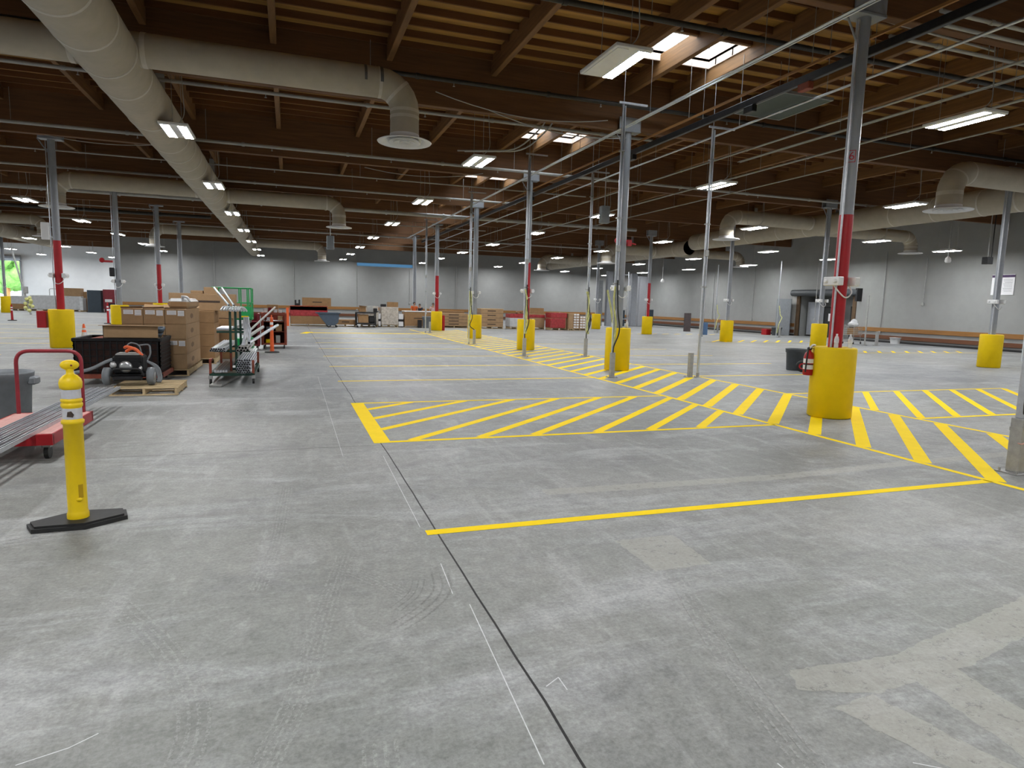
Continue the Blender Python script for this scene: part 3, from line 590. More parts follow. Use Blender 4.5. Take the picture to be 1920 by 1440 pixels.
# ------------------------------------------------------------------ power drop posts
def stub(b,x=0,y=0,h=.6,w=.05):
    b.bbox(x-w,x+w,y-w,y+w,.012,h,b=.006); b.bbox(x-.12,x+.12,y-.1,y+.1,0,.014,b=.003)
    for i in (-1,1):
        for j in (-1,1): b.cyl((x+i*.09,y+j*.075,.014),(x+i*.09,y+j*.075,.03),.012,n=6)
    return b
def drop(lab,x,y,top,pole_dx=None,straps=0,cable=True,arm=True):
    t=thing('power_drop_post',lab,'post',(x,y,0)); stub(MB()).ob('floor_stub',M_['zinc'],t)
    X=0 if pole_dx is None else pole_dx; z0=.6 if pole_dx is None else 0.0
    p=MB(); p.box(X-.021,X+.021,.0,.042,z0,top); p.ob('strut_pole',M_['galvp'],t)
    if z0==0: MB().bbox(X-.07,X+.07,-.05,.09,0,.012,b=.003).bbox(X-.03,X+.03,-.01,.05,.012,.1,b=.004).ob('pole_foot',M_['zinc'],t)
    MB().cyl((X-.032,-.018,z0+.7),(X-.032,-.018,top-.05),.017,n=8).cyl((X+.032,-.018,z0+1.0),(X+.032,-.018,top-.05),.017,n=8).ob('conduit',M_['galv'],t)
    for z in (2.2,3.7,5.2): MB().box(X-.06,X+.06,-.04,.05,z,z+.03).ob('pipe_clamp',M_['zinc'],t)
    MB().bbox(X-.05,X+.05,-.06,-.0,2.95,3.1,b=.006).ob('junction_box',M_['zinc'],t)
    if arm: MB().box(X-.12,X+.6,-.02,.02,top,top+.04).cyl((X,0,top),(X,0,6.98),.008,n=5).ob('top_bracket',M_['galv'],t)
    if cable:
        MB().tube(fillet([(X+.02,-.05,2.3),(X+.03,-.09,1.6),(X+.12,-.1,1.1),(X-.03,-.08,.75),(.0,-.02,.6)],.25),.016,8).ob('black_cable',M_['black'],t)
    for k in range(straps):
        rr=random.Random(k+int(x*10)+int(y)); pts=[(X+rr.uniform(-.07,.07),-.06+rr.uniform(-.03,.03),2.15-.28*i) for i in range(6)]
        MB().tube(fillet(pts,.12),.02,6).ob('yellow_cable_whip',M_['strap'],t)
    return t
drop('galvanised power drop post in front of the second walkway guard',7.24,13.6,6.25,straps=1)
drop('galvanised power drop post in front of the third walkway guard',7.13,19.4,6.3,straps=2)
drop('galvanised power drop post in front of the fourth walkway guard',7.08,25.2,6.0,pole_dx=-.22,straps=2)
drop('galvanised power drop post beside the farthest walkway guard',7.21,34.6,6.0,pole_dx=-.24,cable=False)
t5=drop('galvanised power drop post standing right of the second walkway guard',9.34,13.48,5.95,pole_dx=.24,straps=0,arm=True,cable=False)
MB().bbox(.28,.4,-.05,-.02,1.05,1.35,b=.004).ob('blue_tag',M_['blue'],t5)
drop('power drop post wrapped in yellow cable left of the second walkway guard',9.38,19.55,6.0,straps=3)
t=thing('power_drop_post','thick zinc floor post with cables at the right edge of the picture','post',(7.46,4.66,0))
MB().bbox(-.065,.065,-.065,.065,.014,.60,b=.005).ob('floor_stub',M_['zinc'],t)
q=MB().bbox(-.15,.15,-.12,.12,0,.015,b=.003)
for i in (-1,1):
    for j in (-1,1): q.cyl((i*.115,j*.09,.015),(i*.115,j*.09,.045),.014,n=6)
q.ob('base_plate',M_['zinc'],t); MB().bbox(-.03,.075,-.04,.05,.6,5.8,b=.005).ob('strut_pole',M_['galv'],t)
MB().box(-.068,.068,-.068,.068,.46,.5).ob('steel_band',M_['zinc'],t); 
MB().tube(fillet([(.0,-.06,2.2),(-.04,-.1,1.55),(-.02,-.1,1.2),(-.14,-.1,.85),(-.06,-.06,.64),(.0,-.04,.72)],.25,6),.014,8).ob('black_cable',M_['black'],t)
MB().tube(fillet([(.02,-.06,2.2),(0,-.11,1.55),(.03,-.1,1.2),(-.1,-.12,.87),(-.03,-.07,.66),(.02,-.04,.74)],.25,6),.012,8).ob('black_cable',M_['dgreen'],t)
MB().tube(fillet([(-.02,-.12,1.5),(-.05,-.13,1.2),(-.02,-.12,1.0),(.05,-.1,.95)],.1),.014,6).ob('yellow_cable_whip',M_['strap'],t)
MB().tube([(.02,-.05,2.4),(-.03,-.08,1.9),(.0,-.08,1.55)],.013,6).ob('yellow_cable_whip',M_['strap'],t)
MB().tube(fillet([(-.2,-.12,.36),(-.08,-.085,.33),(.03,-.08,.37),(.1,-.08,.33)],.1),.006,6).ob('pink_tape',M_['pinkwood'],t)
# wall mounted conduits and hanging cords
for k,(x,z0,z1,bx) in enumerate([(-6.2,.9,6.4,0),(.4,1.0,5.4,0),(6.0,.8,6.4,0),(11.0,1.55,4.7,1),(15.6,.8,5.2,0),(31,1.0,5.0,1)]):
    t=tag(MB().cyl((0,0,z0),(0,0,z1),.025,n=8).bbox(-.07,.07,-.05,.02,z0-.12,z0+.02,b=.01).ob('wall_conduit',M_['zinc'],None,(x,YB-.06,0)),['dark conduit down the back wall behind the left boxes','dark conduit down the back wall behind the red cage cart','dark conduit down the back wall beside the utility cart','short conduit with a socket under the daylight strip','dark conduit down the back wall right of the walkway','cord hanging on the back wall near the far right corner'][k],'conduit')
for k,(y,z0,z1) in enumerate([(40.6,1.0,5.0),(33.9,1.2,4.9),(26.6,2.3,4.8),(29.2,.6,5.3),(20.9,1.1,5.2),(45.5,.9,4.6)]):
    tag(MB().cyl((0,0,z0),(0,0,z1),.022,n=8).bbox(-.05,.02,-.07,.07,z0-.1,z0+.05,b=.01).ob('wall_conduit',M_['zinc'],None,(XR-.06 if k!=1 else XR-.5,y,0)),['conduit down the right wall left of the slim column','conduit down the right wall beside the leaning grey panel','switch cord hanging halfway down the right wall','conduit down the right wall right of the shutter door','conduit down the right wall behind the notice','conduit down the right wall nearest the far corner'][k],'conduit')
def pendant(lab,x,y,z,h,kind):
    t=thing('pendant_device',lab,'device',(x,y,z)); MB().cyl((0,0,.1),(0,0,h),.02,n=8).ob('drop_pole',M_['zinc'],t)
    if kind=='white': MB().lathe([(.02,.22),(.11,.14),(.13,0),(.1,-.06),(.02,-.07)],16).ob('casing',M_['white'],t)
    elif kind=='grey': MB().bbox(-.16,.16,-.12,.12,-.3,.3,b=.02).ob('casing',M_['greypl'],t)
    else: MB().bbox(-.16,.16,-.14,.14,-.17,.13,b=.02).cyl((.22,0,.05),(.22,0,h),.02,n=8).ob('casing',M_['blackm'],t)
pendant('white device hanging on a pole before the right wall',28,21.35,4.1,2.2,'white'); pendant('black box hung on two rods near the far right notice',28,19.6,4.05,2.3,'black')
pendant('grey box hanging under the second duct outlet',1.78,30.5,4.2,2.1,'grey'); pendant('white device hanging beneath a lamp in the far right corner',27.9,44.7,3.75,2.5,'white')
pendant('grey box hanging from the roof right of the third walkway column',10.6,21.0,4.9,1.6,'grey')
t=thing('wall_notice','white notice sheet with dark heading on the right wall','notice',(XR-.02,22.47,3.26))
MB().box(-.012,0,-.54,.54,-.5,.5).ob('sheet',M_['paper'],t); q=MB().box(-.016,-.012,-.54,.54,.36,.48); q.ob('heading_bar',M_['purple'],t)
q=MB()
for k in range(9): q.box(-.0145,-.012,-.45,-.02-.03*(k%3),.24-.07*k,.255-.07*k)
q.ob('printed_lines',M_['greypl'],t)
# ------------------------------------------------------------------ yellow delineator post
t=thing('delineator_post','yellow delineator post with white bands on a black rubber base, left foreground','traffic post',(-1.49,5.33,0))
hexp=[(-.31,.02),(-.27,-.13),(.05,-.19),(.31,-.06),(.30,.10),(-.02,.19)]
b=MB(); b.prism(hexp,0,.03); b.prism([(x*.93,y*.9) for x,y in hexp],.03,.045); b.ob('rubber_base',M_['black'],t,rz=.2)
def body(r=.0625,h=1.0):
    return [(r*1.12,.045),(r*1.12,.075),(r*1.04,.09),(r,.1),(r*.98,.74),(r*1.13,.745),(r*1.15,.765),(r*.98,.775),(r*.96,.86),(r*1.08,.87),(r*1.1,.885),(r*1.05,.89),(r*.97,.90),(r*1.08,.905),(r*1.08,.92),(r*.95,.925),(r*.94,.995),(r*1.1,1.0),(r*1.14,1.02),(r*1.16,1.04),(r*1.05,1.065),(r*.7,1.09),(r*.42,1.1),(r*.36,1.115),(r*.34,1.135)]
MB().lathe(body(),40).ob('post_body',M_['yellowp'],t)
MB().lathe([(.0617,.78),(.0612,.858)],40).ob('reflective_band',M_['refl'],t); MB().lathe([(.061,.928),(.0602,.992)],40).ob('reflective_band',M_['refl'],t)
hd=MB().ball((0,0,1.165),.075,20,12,sc=(.78,.42,.5)).cyl((0,0,1.12),(0,0,1.15),.024,n=12); hd.ob('handle_grip',M_['yellowp'],t,rz=.3)
MB().ball((.02,-.0345,1.165),.007,8,6).ob('grip_hole',M_['rust'],t)
MB().quad((-.018,-.064,.8),(.02,-.0635,.795),(.028,-.0632,.815),(.012,-.064,.84),(-.012,-.0645,.835)).ob('scuff_mark',M_['print'],t)
# moulded hand slot low on the body
q=MB(); A=[-1.15+.5*k/6 for k in range(7)]
vs=[]
for a in A: vs+=[(.0632*math.cos(a),.0632*math.sin(a),.2),(.0632*math.cos(a),.0632*math.sin(a),.3)]
q.add(vs,[(2*k,2*k+2,2*k+3,2*k+1) for k in range(6)]); q.ob('hand_slot',M_['slot'],t)
MB().ball((.027,-.055,.19),.022,10,6,sc=(1,.6,.7)).ob('slot_lip',M_['yellowp'],t)
# ------------------------------------------------------------------ round trash cans
def can(name,lab,x,y,h,r,m='greypl',handles=True,group=None):
    t=thing(name,lab,'trash can',(x,y,0),group=group)
    MB().lathe([(r*.80,.0),(r*.83,.02),(r*.93,h-.12),(r*1.0,h-.11),(r*1.03,h-.02),(r*1.05,h),(r*.98,h),(r*.92,h-.05),(r*.78,.04),(.01,.04)],36).ob('bin_body',M_[m],t)
    if handles:
        for s in (-1,1): MB().bbox(s*r*1.02-.05,s*r*1.02+.05,-.09,.09,h-.16,h-.06,b=.02).ob('handle',M_[m],t)
    return t
can('trash_can','grey round trash can behind the red platform cart at left',-3.34,9.45,.69,.3)
# ------------------------------------------------------------------ red platform cart with strut channels
t=thing('platform_cart','red platform cart with hoop handle, faded pink deck under strut channels','cart',(-2.63,8.07,0))
MB().bbox(-.375,.375,-.66,.66,.25,.28,b=.004).ob('deck',M_['pinkwood'],t)
b=MB()
for s in (-1,1): b.box(s*.37-.02,s*.37+.02,-.68,.68,.17,.279)
b.box(-.39,.39,-.70,-.66,.17,.279).box(-.39,.39,.66,.70,.17,.279); b.ob('frame',M_['red'],t)
MB().tube(fillet([(-.33,.64,.2),(-.33,.66,1.0),(.31,.66,1.0),(.31,.64,.2)],.14,7),.021,12).ob('hoop_handle',M_['redcart'],t)
for sx in (-1,1):
    for sy in (-1,1):
        c=MB().cyl((sx*.29-.02,sy*.52,.07),(sx*.29+.02,sy*.52,.07),.07,n=16); c.ob('wheel',M_['black'],t); MB().bbox(sx*.29-.04,sx*.29+.04,sy*.52-.05,sy*.52+.05,.12,.18,b=.005).ob('caster_fork',M_['zinc'],t)
def channel():
    b=MB(); L=3.05; 
    b.box(-.0205,.0205,-L,L,0,.003).box(-.0205,-.0175,-L,L,0,.041).box(.0175,.0205,-L,L,0,.041).box(-.0205,-.011,-L,L,.038,.041).box(.011,.0205,-L,L,.038,.041).box(-.0112,-.0095,-L,L,.031,.041).box(.0095,.0112,-L,L,.031,.041)
    return b
c0=channel().ob('strut_channel',M_['galv']); tag(c0,'galvanised strut channel lying across the red platform cart','strut channel','strut channels on the platform cart')
for k in range(5):
    o=c0 if k==0 else dup(c0)
    o.location=(-2.72+.08*k,7.66+random.uniform(-.05,.05),.281); o.rotation_euler=(0,0,0)
# ------------------------------------------------------------------ pallets
def pallet_parts(t,w,d,h=.13,z=0,x=0,y=0):
    for s in (-1,0,1): MB().bbox(x+s*(w/2-.03)-.02,x+s*(w/2-.03)+.02,y-d/2,y+d/2,z+.018,z+h-.018,b=.003).ob('stringer',M_['pallet'],t)
    b=MB(); n=7
    for k in range(n): yy=y-d/2+.045+(d-.09)*k/(n-1); b.bbox(x-w/2,x+w/2,yy-.045,yy+.045,z+h-.018,z+h,b=.003)
    b.ob('deck_boards',M_['pallet'],t)
    for k in (0,3,6): yy=y-d/2+.045+(d-.09)*k/(n-1); MB().bbox(x-w/2,x+w/2,yy-.045,yy+.045,z,z+.018,b=.003).ob('bottom_board',M_['pallet'],t)
def pallet(lab,x,y,w,d,h=.13,rz=0):
    t=thing('pallet',lab,'pallet',(x,y,0),rz); pallet_parts(t,w,d,h); return t
pallet('low wooden pallet carrying the black engine machine',-2.32,12.55,1.02,1.1,.13)
# ------------------------------------------------------------------ engine machine (walk behind, two wheels)
t=thing('engine_machine','black petrol engine machine with orange hose on two wheels, on a low pallet','machine',(-2.60,12.45,.13))
for s in (-1,1):
    w=MB().lathe([(.03,-.06),(.12,-.058),(.15,-.045),(.155,0),(.15,.045),(.12,.058),(.03,.06)],24,axis='x'); w.ob('wheel',M_['greypl'],t,(s*.33,-.05,.155))
    MB().lathe([(.01,-.065),(.075,-.062),(.08,0),(.075,.062),(.01,.065)],16,axis='x').ob('hub',M_['zinc'],t,(s*.33,-.05,.155))
MB().cyl((-.33,-.05,.155),(.33,-.05,.155),.018).bbox(-.25,.25,-.12,.4,.17,.2,b=.005).tube(fillet([(-.24,-.2,.18),(-.2,-.25,.3),(.2,-.25,.3),(.24,-.2,.18)],.08),.02,8).bbox(-.22,.22,-.24,-.14,.1,.17,b=.02).ob('frame',M_['blackm'],t)
MB().bbox(-.23,.23,-.16,.24,.2,.52,b=.04).bbox(-.19,.19,-.2,-.14,.22,.42,b=.02).bbox(-.1,.22,-.19,-.15,.4,.5,b=.015).ob('engine_block',M_['crateb'],t)
MB().lathe([(.02,.03),(.09,.02),(.1,0),(.06,-.01)],20,axis='y').ob('recoil_starter',M_['chrome'],t,(-.02,-.2,.33))
MB().bbox(-.19,.17,-.1,.2,.5,.55,b=.02).ob('fuel_tank',M_['zinc'],t); MB().ball((-.2,-.17,.36),.06,12,8).ball((.17,-.15,.3),.05,12,8).ob('filter_cap',M_['chrome'],t)
b=MB().tube(fillet([(-.05,.05,.57),(.05,.0,.64),(.15,-.02,.58),(.2,-.05,.45),(.2,-.08,.3)],.1),.028,8).tube(fillet([(-.08,.1,.63),(-.04,.0,.66),(.08,.02,.62),(.19,.03,.5)],.1),.026,8); b.ob('orange_hose',M_['orange'],t)
MB().tube(fillet([(-.08,.15,.62),(-.02,.15,.72),(.12,.2,.68),(.16,.25,.4)],.1),.012,8).tube(fillet([(.1,.25,.66),(.26,.3,.68),(.27,.3,.5),(.22,.25,.4)],.06),.014,8).ob('grey_hose',M_['greypl'],t)
MB().tube(fillet([(-.16,-.05,.47),(-.3,-.15,.42),(-.5,-.3,.3),(-.7,-.4,.26)],.15),[.03]*18+[.026]*(len(fillet([(-.16,-.05,.47),(-.3,-.15,.42),(-.5,-.3,.3),(-.7,-.4,.26)],.15))-18) if len(fillet([(-.16,-.05,.47),(-.3,-.15,.42),(-.5,-.3,.3),(-.7,-.4,.26)],.15))>18 else .028,10).ob('handle_bar',M_['greypl'],t)
for k in range(3): MB().tube(fillet([(.2,.2,.4),(.36+.03*k,.15,.3),(.42+.02*k,.1,.1),(.40+.02*k,.05,.035)],.12),.022,8).ob('looped_hose',M_['greypl'],t)
# ------------------------------------------------------------------ dark crate on a red dolly, with a cardboard tray on it
t=thing('caster_dolly','low rusty red dolly on casters under the black crate','dolly',(-3.02,14.12,0))
MB().box(-.74,.74,-.6,-.56,.12,.2).box(-.74,.74,.56,.6,.12,.2).box(-.74,-.70,-.6,.6,.12,.2).box(.70,.74,-.6,.6,.12,.2).box(-.7,.7,-.56,.56,.15,.17).ob('frame',M_['rust'],t)
for sx in (-1,1):
    for sy in (-1,1): MB().cyl((sx*.62-.02,sy*.48,.055),(sx*.62+.02,sy*.48,.055),.055,n=14).ob('wheel',M_['black'],t); MB().bbox(sx*.62-.035,sx*.62+.035,sy*.48-.035,sy*.48+.035,.09,.125,b=.004).ob('caster_fork',M_['zinc'],t)
t=thing('bulk_crate','black ribbed plastic bulk crate beneath the cardboard tray','crate',(-3.02,14.12,.2))
b=MB()
b.box(-.7,.7,-.56,-.53,.02,.64).box(-.7,.7,.53,.56,.02,.64).box(-.7,-.67,-.56,.56,.02,.64).box(.67,.7,-.56,.56,.02,.64).box(-.7,.7,-.56,.56,0,.03)
b.ob('wall_panels',M_['cratef'],t)
b=MB()
for k in range(8): z=.06+.075*k; b.bbox(.7,.715,-.55,.55,z,z+.02,b=.004).bbox(-.715,-.7,-.55,.55,z,z+.02,b=.004)
for k in range(13): x=-.66+.11*k; b.bbox(x-.012,x+.012,-.575,-.56,.03,.6,b=.003)
for k in range(5): z=.08+.12*k; b.bbox(-.69,.69,-.572,-.56,z,z+.018,b=.003)
b.ob('ribs',M_['crateb'],t)
MB().bbox(-.72,.72,-.585,-.53,.6,.66,b=.01).bbox(-.72,.72,.53,.585,.6,.66,b=.01).bbox(.66,.725,-.53,.53,.6,.66,b=.01).bbox(-.725,-.66,-.53,.53,.6,.66,b=.01).ob('rim',M_['crateb'],t)
MB().box(-.5,.66,-.52,.52,.61,.64).ob('lid_sheet',M_['rust'],t)
t=thing('cardboard_tray','open cardboard tray of coiled black hose on the black crate','box',(-2.80,13.86,.86))
MB().box(-.45,.45,-.25,-.24,0,.23).box(-.45,.45,.24,.25,0,.23).box(-.45,-.44,-.25,.25,0,.23).box(-.45,.45,-.25,.25,0,.01).bbox(-.5,.58,-.34,-.24,.23,.236,b=.002).bbox(-.46,.5,.24,.33,.22,.226,b=.002).ob('tray_body',M_['card'],t)
h=thing('coiled_hose','coil of dark rubber hose in the cardboard tray','hose',(-2.55,13.86,.9))
for k in range(4):
    z=.0+.045*k; P=[(.2*math.cos(a)+.02*k,.17*math.sin(a),z+.02*math.sin(3*a)) for a in [2*PI*i/20 for i in range(20)]]
    MB().tube(P+[P[0]],.026,8).ob('hose_loop',M_['bluepl'] if k%2 else M_['black'],h)
# ------------------------------------------------------------------ cardboard box stacks
def carton(name,w,d,h,m,label_n=0,logo=False,flap=False):
    o=MB().bbox(0,w,0,d,0,h,b=.006).ob(name,M_[m])
    MB().box(w*.48,w*.52,-.0015,d+.0015,h-.001,h+.0015).ob('packing_tape',M_['cardd'],o)
    if label_n:
        q=MB().box(w*.1,w*.55,-.003,0,h*.62,h*.9); q.box(w*.62,w*.93,-.003,0,h*.55,h*.9); q.ob('shipping_label',M_['paper'],o)
        q=MB()
        for k in range(3): q.box(w*.14,w*.5,-.004,-.003,h*(.66+.08*k),h*(.675+.08*k)); q.box(w*.66,w*.9,-.004,-.003,h*(.6+.1*k),h*(.615+.1*k))
        q.ob('label_print',M_['greypl'],o)
    if logo:
        q=MB(); n=16; q.add([(w+.002,d*.4+.22*math.cos(2*PI*i/n),h*.5+.055*math.sin(2*PI*i/n)) for i in range(n)],[tuple(range(n))]); q.ob('printed_oval',M_['logo'],o)
    if flap: MB().quad((0,0,h),(w,0,h+.005),(w,-.06,h+.05),(0,-.07,h+.03)).quad((0,d,h),(w,d,h),(w,d+.1,h+.04),(0,d+.1,h+.06)).ob('flap',M_['card'],o)
    return o
pallet('wooden pallet under the stack of long labelled boxes',-2.63,15.95,1.25,2.2,.14)
bw,bh,bd=.385,.31,2.15
proto=None; pro_l=None; pro_r=None
for lv in range(4):
    for c_ in range(3):
        top=lv==3
        if c_==2 and not top:
            o=carton('cardboard_box',bw,bd,bh,'card',1 if lv==1 else 0,True) if pro_r is None or lv==1 else dup(pro_r)
            if lv==0: pro_r=o
            tag(o,['long cardboard box with oval print, lowest in the right column of the stack','long cardboard box with oval print and label, second from the floor in the right column','long cardboard box with oval print, third from the floor in the right column'][lv],'box','long boxes stacked on the pallet')
        elif top:
            o=carton('cardboard_box',bw,bd,bh,'card',1,c_==2,True)
            tag(o,['cardboard box with white labels, left of the three on top of the stack','cardboard box with white labels, middle of the three on top of the stack','cardboard box with white labels, right of the three on top of the stack'][c_],'box','long boxes stacked on the pallet')
        else:
            if proto is None: proto=carton('cardboard_box',bw,bd,bh,'card'); o=proto
            else: o=dup(proto)
            tag(o,'plain long cardboard box in the stack hidden behind the black crate','box','long boxes stacked on the pallet')
        o.location=(-3.215+.392*c_,14.88,.142+.3125*lv)
wb=thing('wrapped_box','cardboard box in grey plastic wrap at the top right of the stack','box',(-2.43,15.3,1.394))
b=MB().bbox(0,.4,0,1.6,0,.2,b=.05); b.ob('wrapped_carton',M_['card'],wb); MB().bbox(-.008,.408,-.008,1.5,.09,.215,b=.06).tube(fillet([(.3,.1,.2),(.25,.05,.27),(.38,.0,.24),(.42,-.02,.16)],.05),.025,6).ob('plastic_wrap',M_['wrapg'],wb)
pallet('wooden pallet under the taller brown boxes behind the labelled stack',-2.25,18.05,1.0,1.2,.14)
pb=None
for lv in range(4):
    for c_ in range(2):
        if pb is None: pb=carton('cardboard_box',.48,1.1,.29,'cardd'); o=pb
        else: o=dup(pb)
        tag(o,'brown cardboard box in the column %s'%('beside the conduit cart' if c_ else 'hidden behind the labelled stack'),'box','brown boxes on the rear pallet'); o.location=(-2.74+.485*c_,17.5,.142+.2925*lv)
o=carton('long_cardboard_box',1.5,.55,.42,'card'); tag(o,'long cardboard box lying across the top of the rear stack','box'); o.location=(-2.8,17.75,1.313); MB().bbox(.35,1.15,-.003,0,.2,.25,b=.001).ob('printed_bar',M_['print'],o)
o=carton('long_cardboard_box',1.05,.5,.4,'card'); tag(o,'long cardboard box jutting out right of the rear stack','box'); o.location=(-2.35,18.9,1.1)
tag(MB().bbox(0,.82,0,.9,0,1.08,b=.01).ob('cardboard_box',M_['cardd'],None,(-2.3,18.85,.0)),'big brown carton under the jutting long box, behind the conduit cart','box')
o=carton('cardboard_box',.3,.3,.16,'card'); tag(o,'small pale cardboard box on top of the long box','box'); o.location=(-2.02,17.8,1.735)
o=carton('cardboard_box',.28,.3,.07,'card'); tag(o,'flat cardboard box beside the small box on the long box','box'); o.location=(-2.32,17.8,1.735)
# ------------------------------------------------------------------ conduit cart
t=thing('conduit_cart','dark green conduit cart on casters loaded with steel pipes','cart',(-1.07,0,0))
b=MB()
X0,X1,Y0,Y1=-.38,.38,13.42,15.5
for x in (X0,X1): b.box(x-.025,x+.025,Y0,Y1,.16,.21)
for y in (Y0,14.45,Y1): b.box(X0,X1,y-.025,y+.025,.16,.21)
b.ob('base_frame',M_['dgreen'],t)
for x in (X0,X1):
    for y in (Y0,Y1):
        MB().box(x-.022,x+.022,y-.022,y+.022,.2,.46).ob('stake',M_['rust'],t); MB().cyl((x-.02,y,.055),(x+.02,y,.055),.055,n=16).ob('wheel',M_['black'],t); MB().bbox(x-.035,x+.035,y-.035,y+.035,.1,.165,b=.004).ob('caster_fork',M_['zinc'],t)
MB().box(X0-.022,X0+.022,Y0,Y0+.3,.44,.48).ob('stake_bar',M_['rust'],t)
for y in (13.9,15.2):
    q=MB()
    for x in (-.05,.05): q.box(x-.022,x+.022,y-.022,y+.022,.2,1.38)
    q.box(-.36,.3,y-.02,y+.02,.58,.62).box(-.3,.3,y-.02,y+.02,.96,1.0); q.ob('mast',M_['dgreen'],t)
MB().box(-.07,-.03,13.87,13.93,.2,.56).ob('mast_foot',M_['rust'],t)
def pp(L,r): return MB().pipe((0,0,0),(0,L,0),r,r*.82,10)
p0=None
def place(name,lab,cat,grp,mesh,pts,m,dz=0):
    first=None
    for p,(ry,rx) in pts:
        if first is None: first=mesh.ob(name,M_[m]); o=first
        else: o=dup(first)
        tag(o,lab,cat,grp); o.location=p; o.rotation_euler=(rx,0,ry)
    return first
rr=random.Random(2)
pts=[]
for row in range(7):
    n=6 if row%2==0 else 5
    for k in range(n): pts.append(((-.965+.0435*k+(.022 if row%2 else 0),13.28+rr.uniform(-.08,.08),.234+.0385*row),(0,0)))
place('steel_conduit','galvanised steel pipe in the lower right bundle on the green cart','pipe','pipes in the lower bundle',pp(3.05,.02),pts,'galv')
pts=[]
for row in range(2):
    for k in range(7-row): pts.append(((-1.435+.043*k+.0215*row,13.3+rr.uniform(-.1,.1),.645+.036*row),(0,0)))
place('steel_conduit','grey steel pipe on the upper left arm of the green cart','pipe','pipes on the upper left arm',pp(2.6,.0195),pts,'galv')
pts=[]
for row in range(2):
    for k in range(4-row): pts.append(((-.955+.058*k+.029*row,13.35+rr.uniform(-.15,.1),.652+.051*row),(0,0)))
place('pale_conduit','pale plastic pipe on the upper right arm of the green cart','pipe','pipes on the upper right arm',pp(2.2,.027),pts,'whitep')
pts=[((-1.36+.048*k,13.35,.233),(0,0)) for k in range(5)]
place('steel_channel','pale steel channel lying low on the left side of the green cart','strut channel','channels low on the cart',MB().box(-.02,.02,0,2,0,.04),pts,'galv')
tag(MB().pipe((0,0,0),(.50,1.9,.28),.03,.025).ob('steel_conduit',M_['galv'],None,(-.76,13.5,.79)),'loose grey pipe jutting out right of the green cart','pipe')
tag(MB().pipe((0,0,0),(.3,1.7,.18),.035,.03).ob('pale_conduit',M_['whitep'],None,(-.88,13.95,.83)),'loose pale pipe jutting out beside the grey one on the green cart','pipe')
tag(MB().pipe((0,0,0),(.45,2.0,.45),.022,.018).ob('steel_conduit',M_['whitep'],None,(-.78,14.4,1.0)),'thin pale pipe leaning up to the right above the green cart','pipe')
b=MB()
for k in range(7):
    x=-.2+.05*k; b.tube(fillet([(x,-.25,.0),(x+.03,-.1,.07),(x+.09,.15,.05),(x+.12,.4,-.02)],.1),.02,8)
tag(b.ob('flexible_conduit',M_['galvp'],None,(-1.06,13.95,1.41)),'bundle of bright flexible conduit draped over the cart mast top','conduit',kind='stuff')
for k in range(2): tag(MB().pipe((0,0,0),(-.3+.05*k,.5,.33),.021,.017).ob('steel_conduit',M_['galvp'],None,(-1.12+.09*k,13.72,1.51)),'%s bright pipe sticking up left from the cart top'%('left hand' if k==0 else 'right hand'),'pipe')
tag(MB().bbox(-.15,.11,-.5,.5,0,.05,b=.015).ob('wrapped_bundle',M_['galv'],None,(-1.24,14.55,1.003)),'flat grey bundle on the middle left arm of the green cart','bundle')
b=MB(); rr2=random.Random(4)
for k in range(9): b.tube(fillet([(rr2.uniform(-.05,.05),rr2.uniform(-.1,.1),.3),(rr2.uniform(-.1,.1),-.05,.1),(rr2.uniform(-.1,.1),-.1,-.25)],.1),.014,6)
tag(b.ob('hanging_flex',M_['galv'],None,(-.82,13.85,.98)),'tangle of grey flexible conduit hanging on the right of the green cart','conduit',kind='stuff')
tag(MB().bbox(-.11,.11,-.9,.9,0,.05,b=.01).ob('steel_channel',M_['zinc'],None,(-1.22,13.85,.0),-.12),'dark steel channel lying on the floor under the green cart','strut channel')
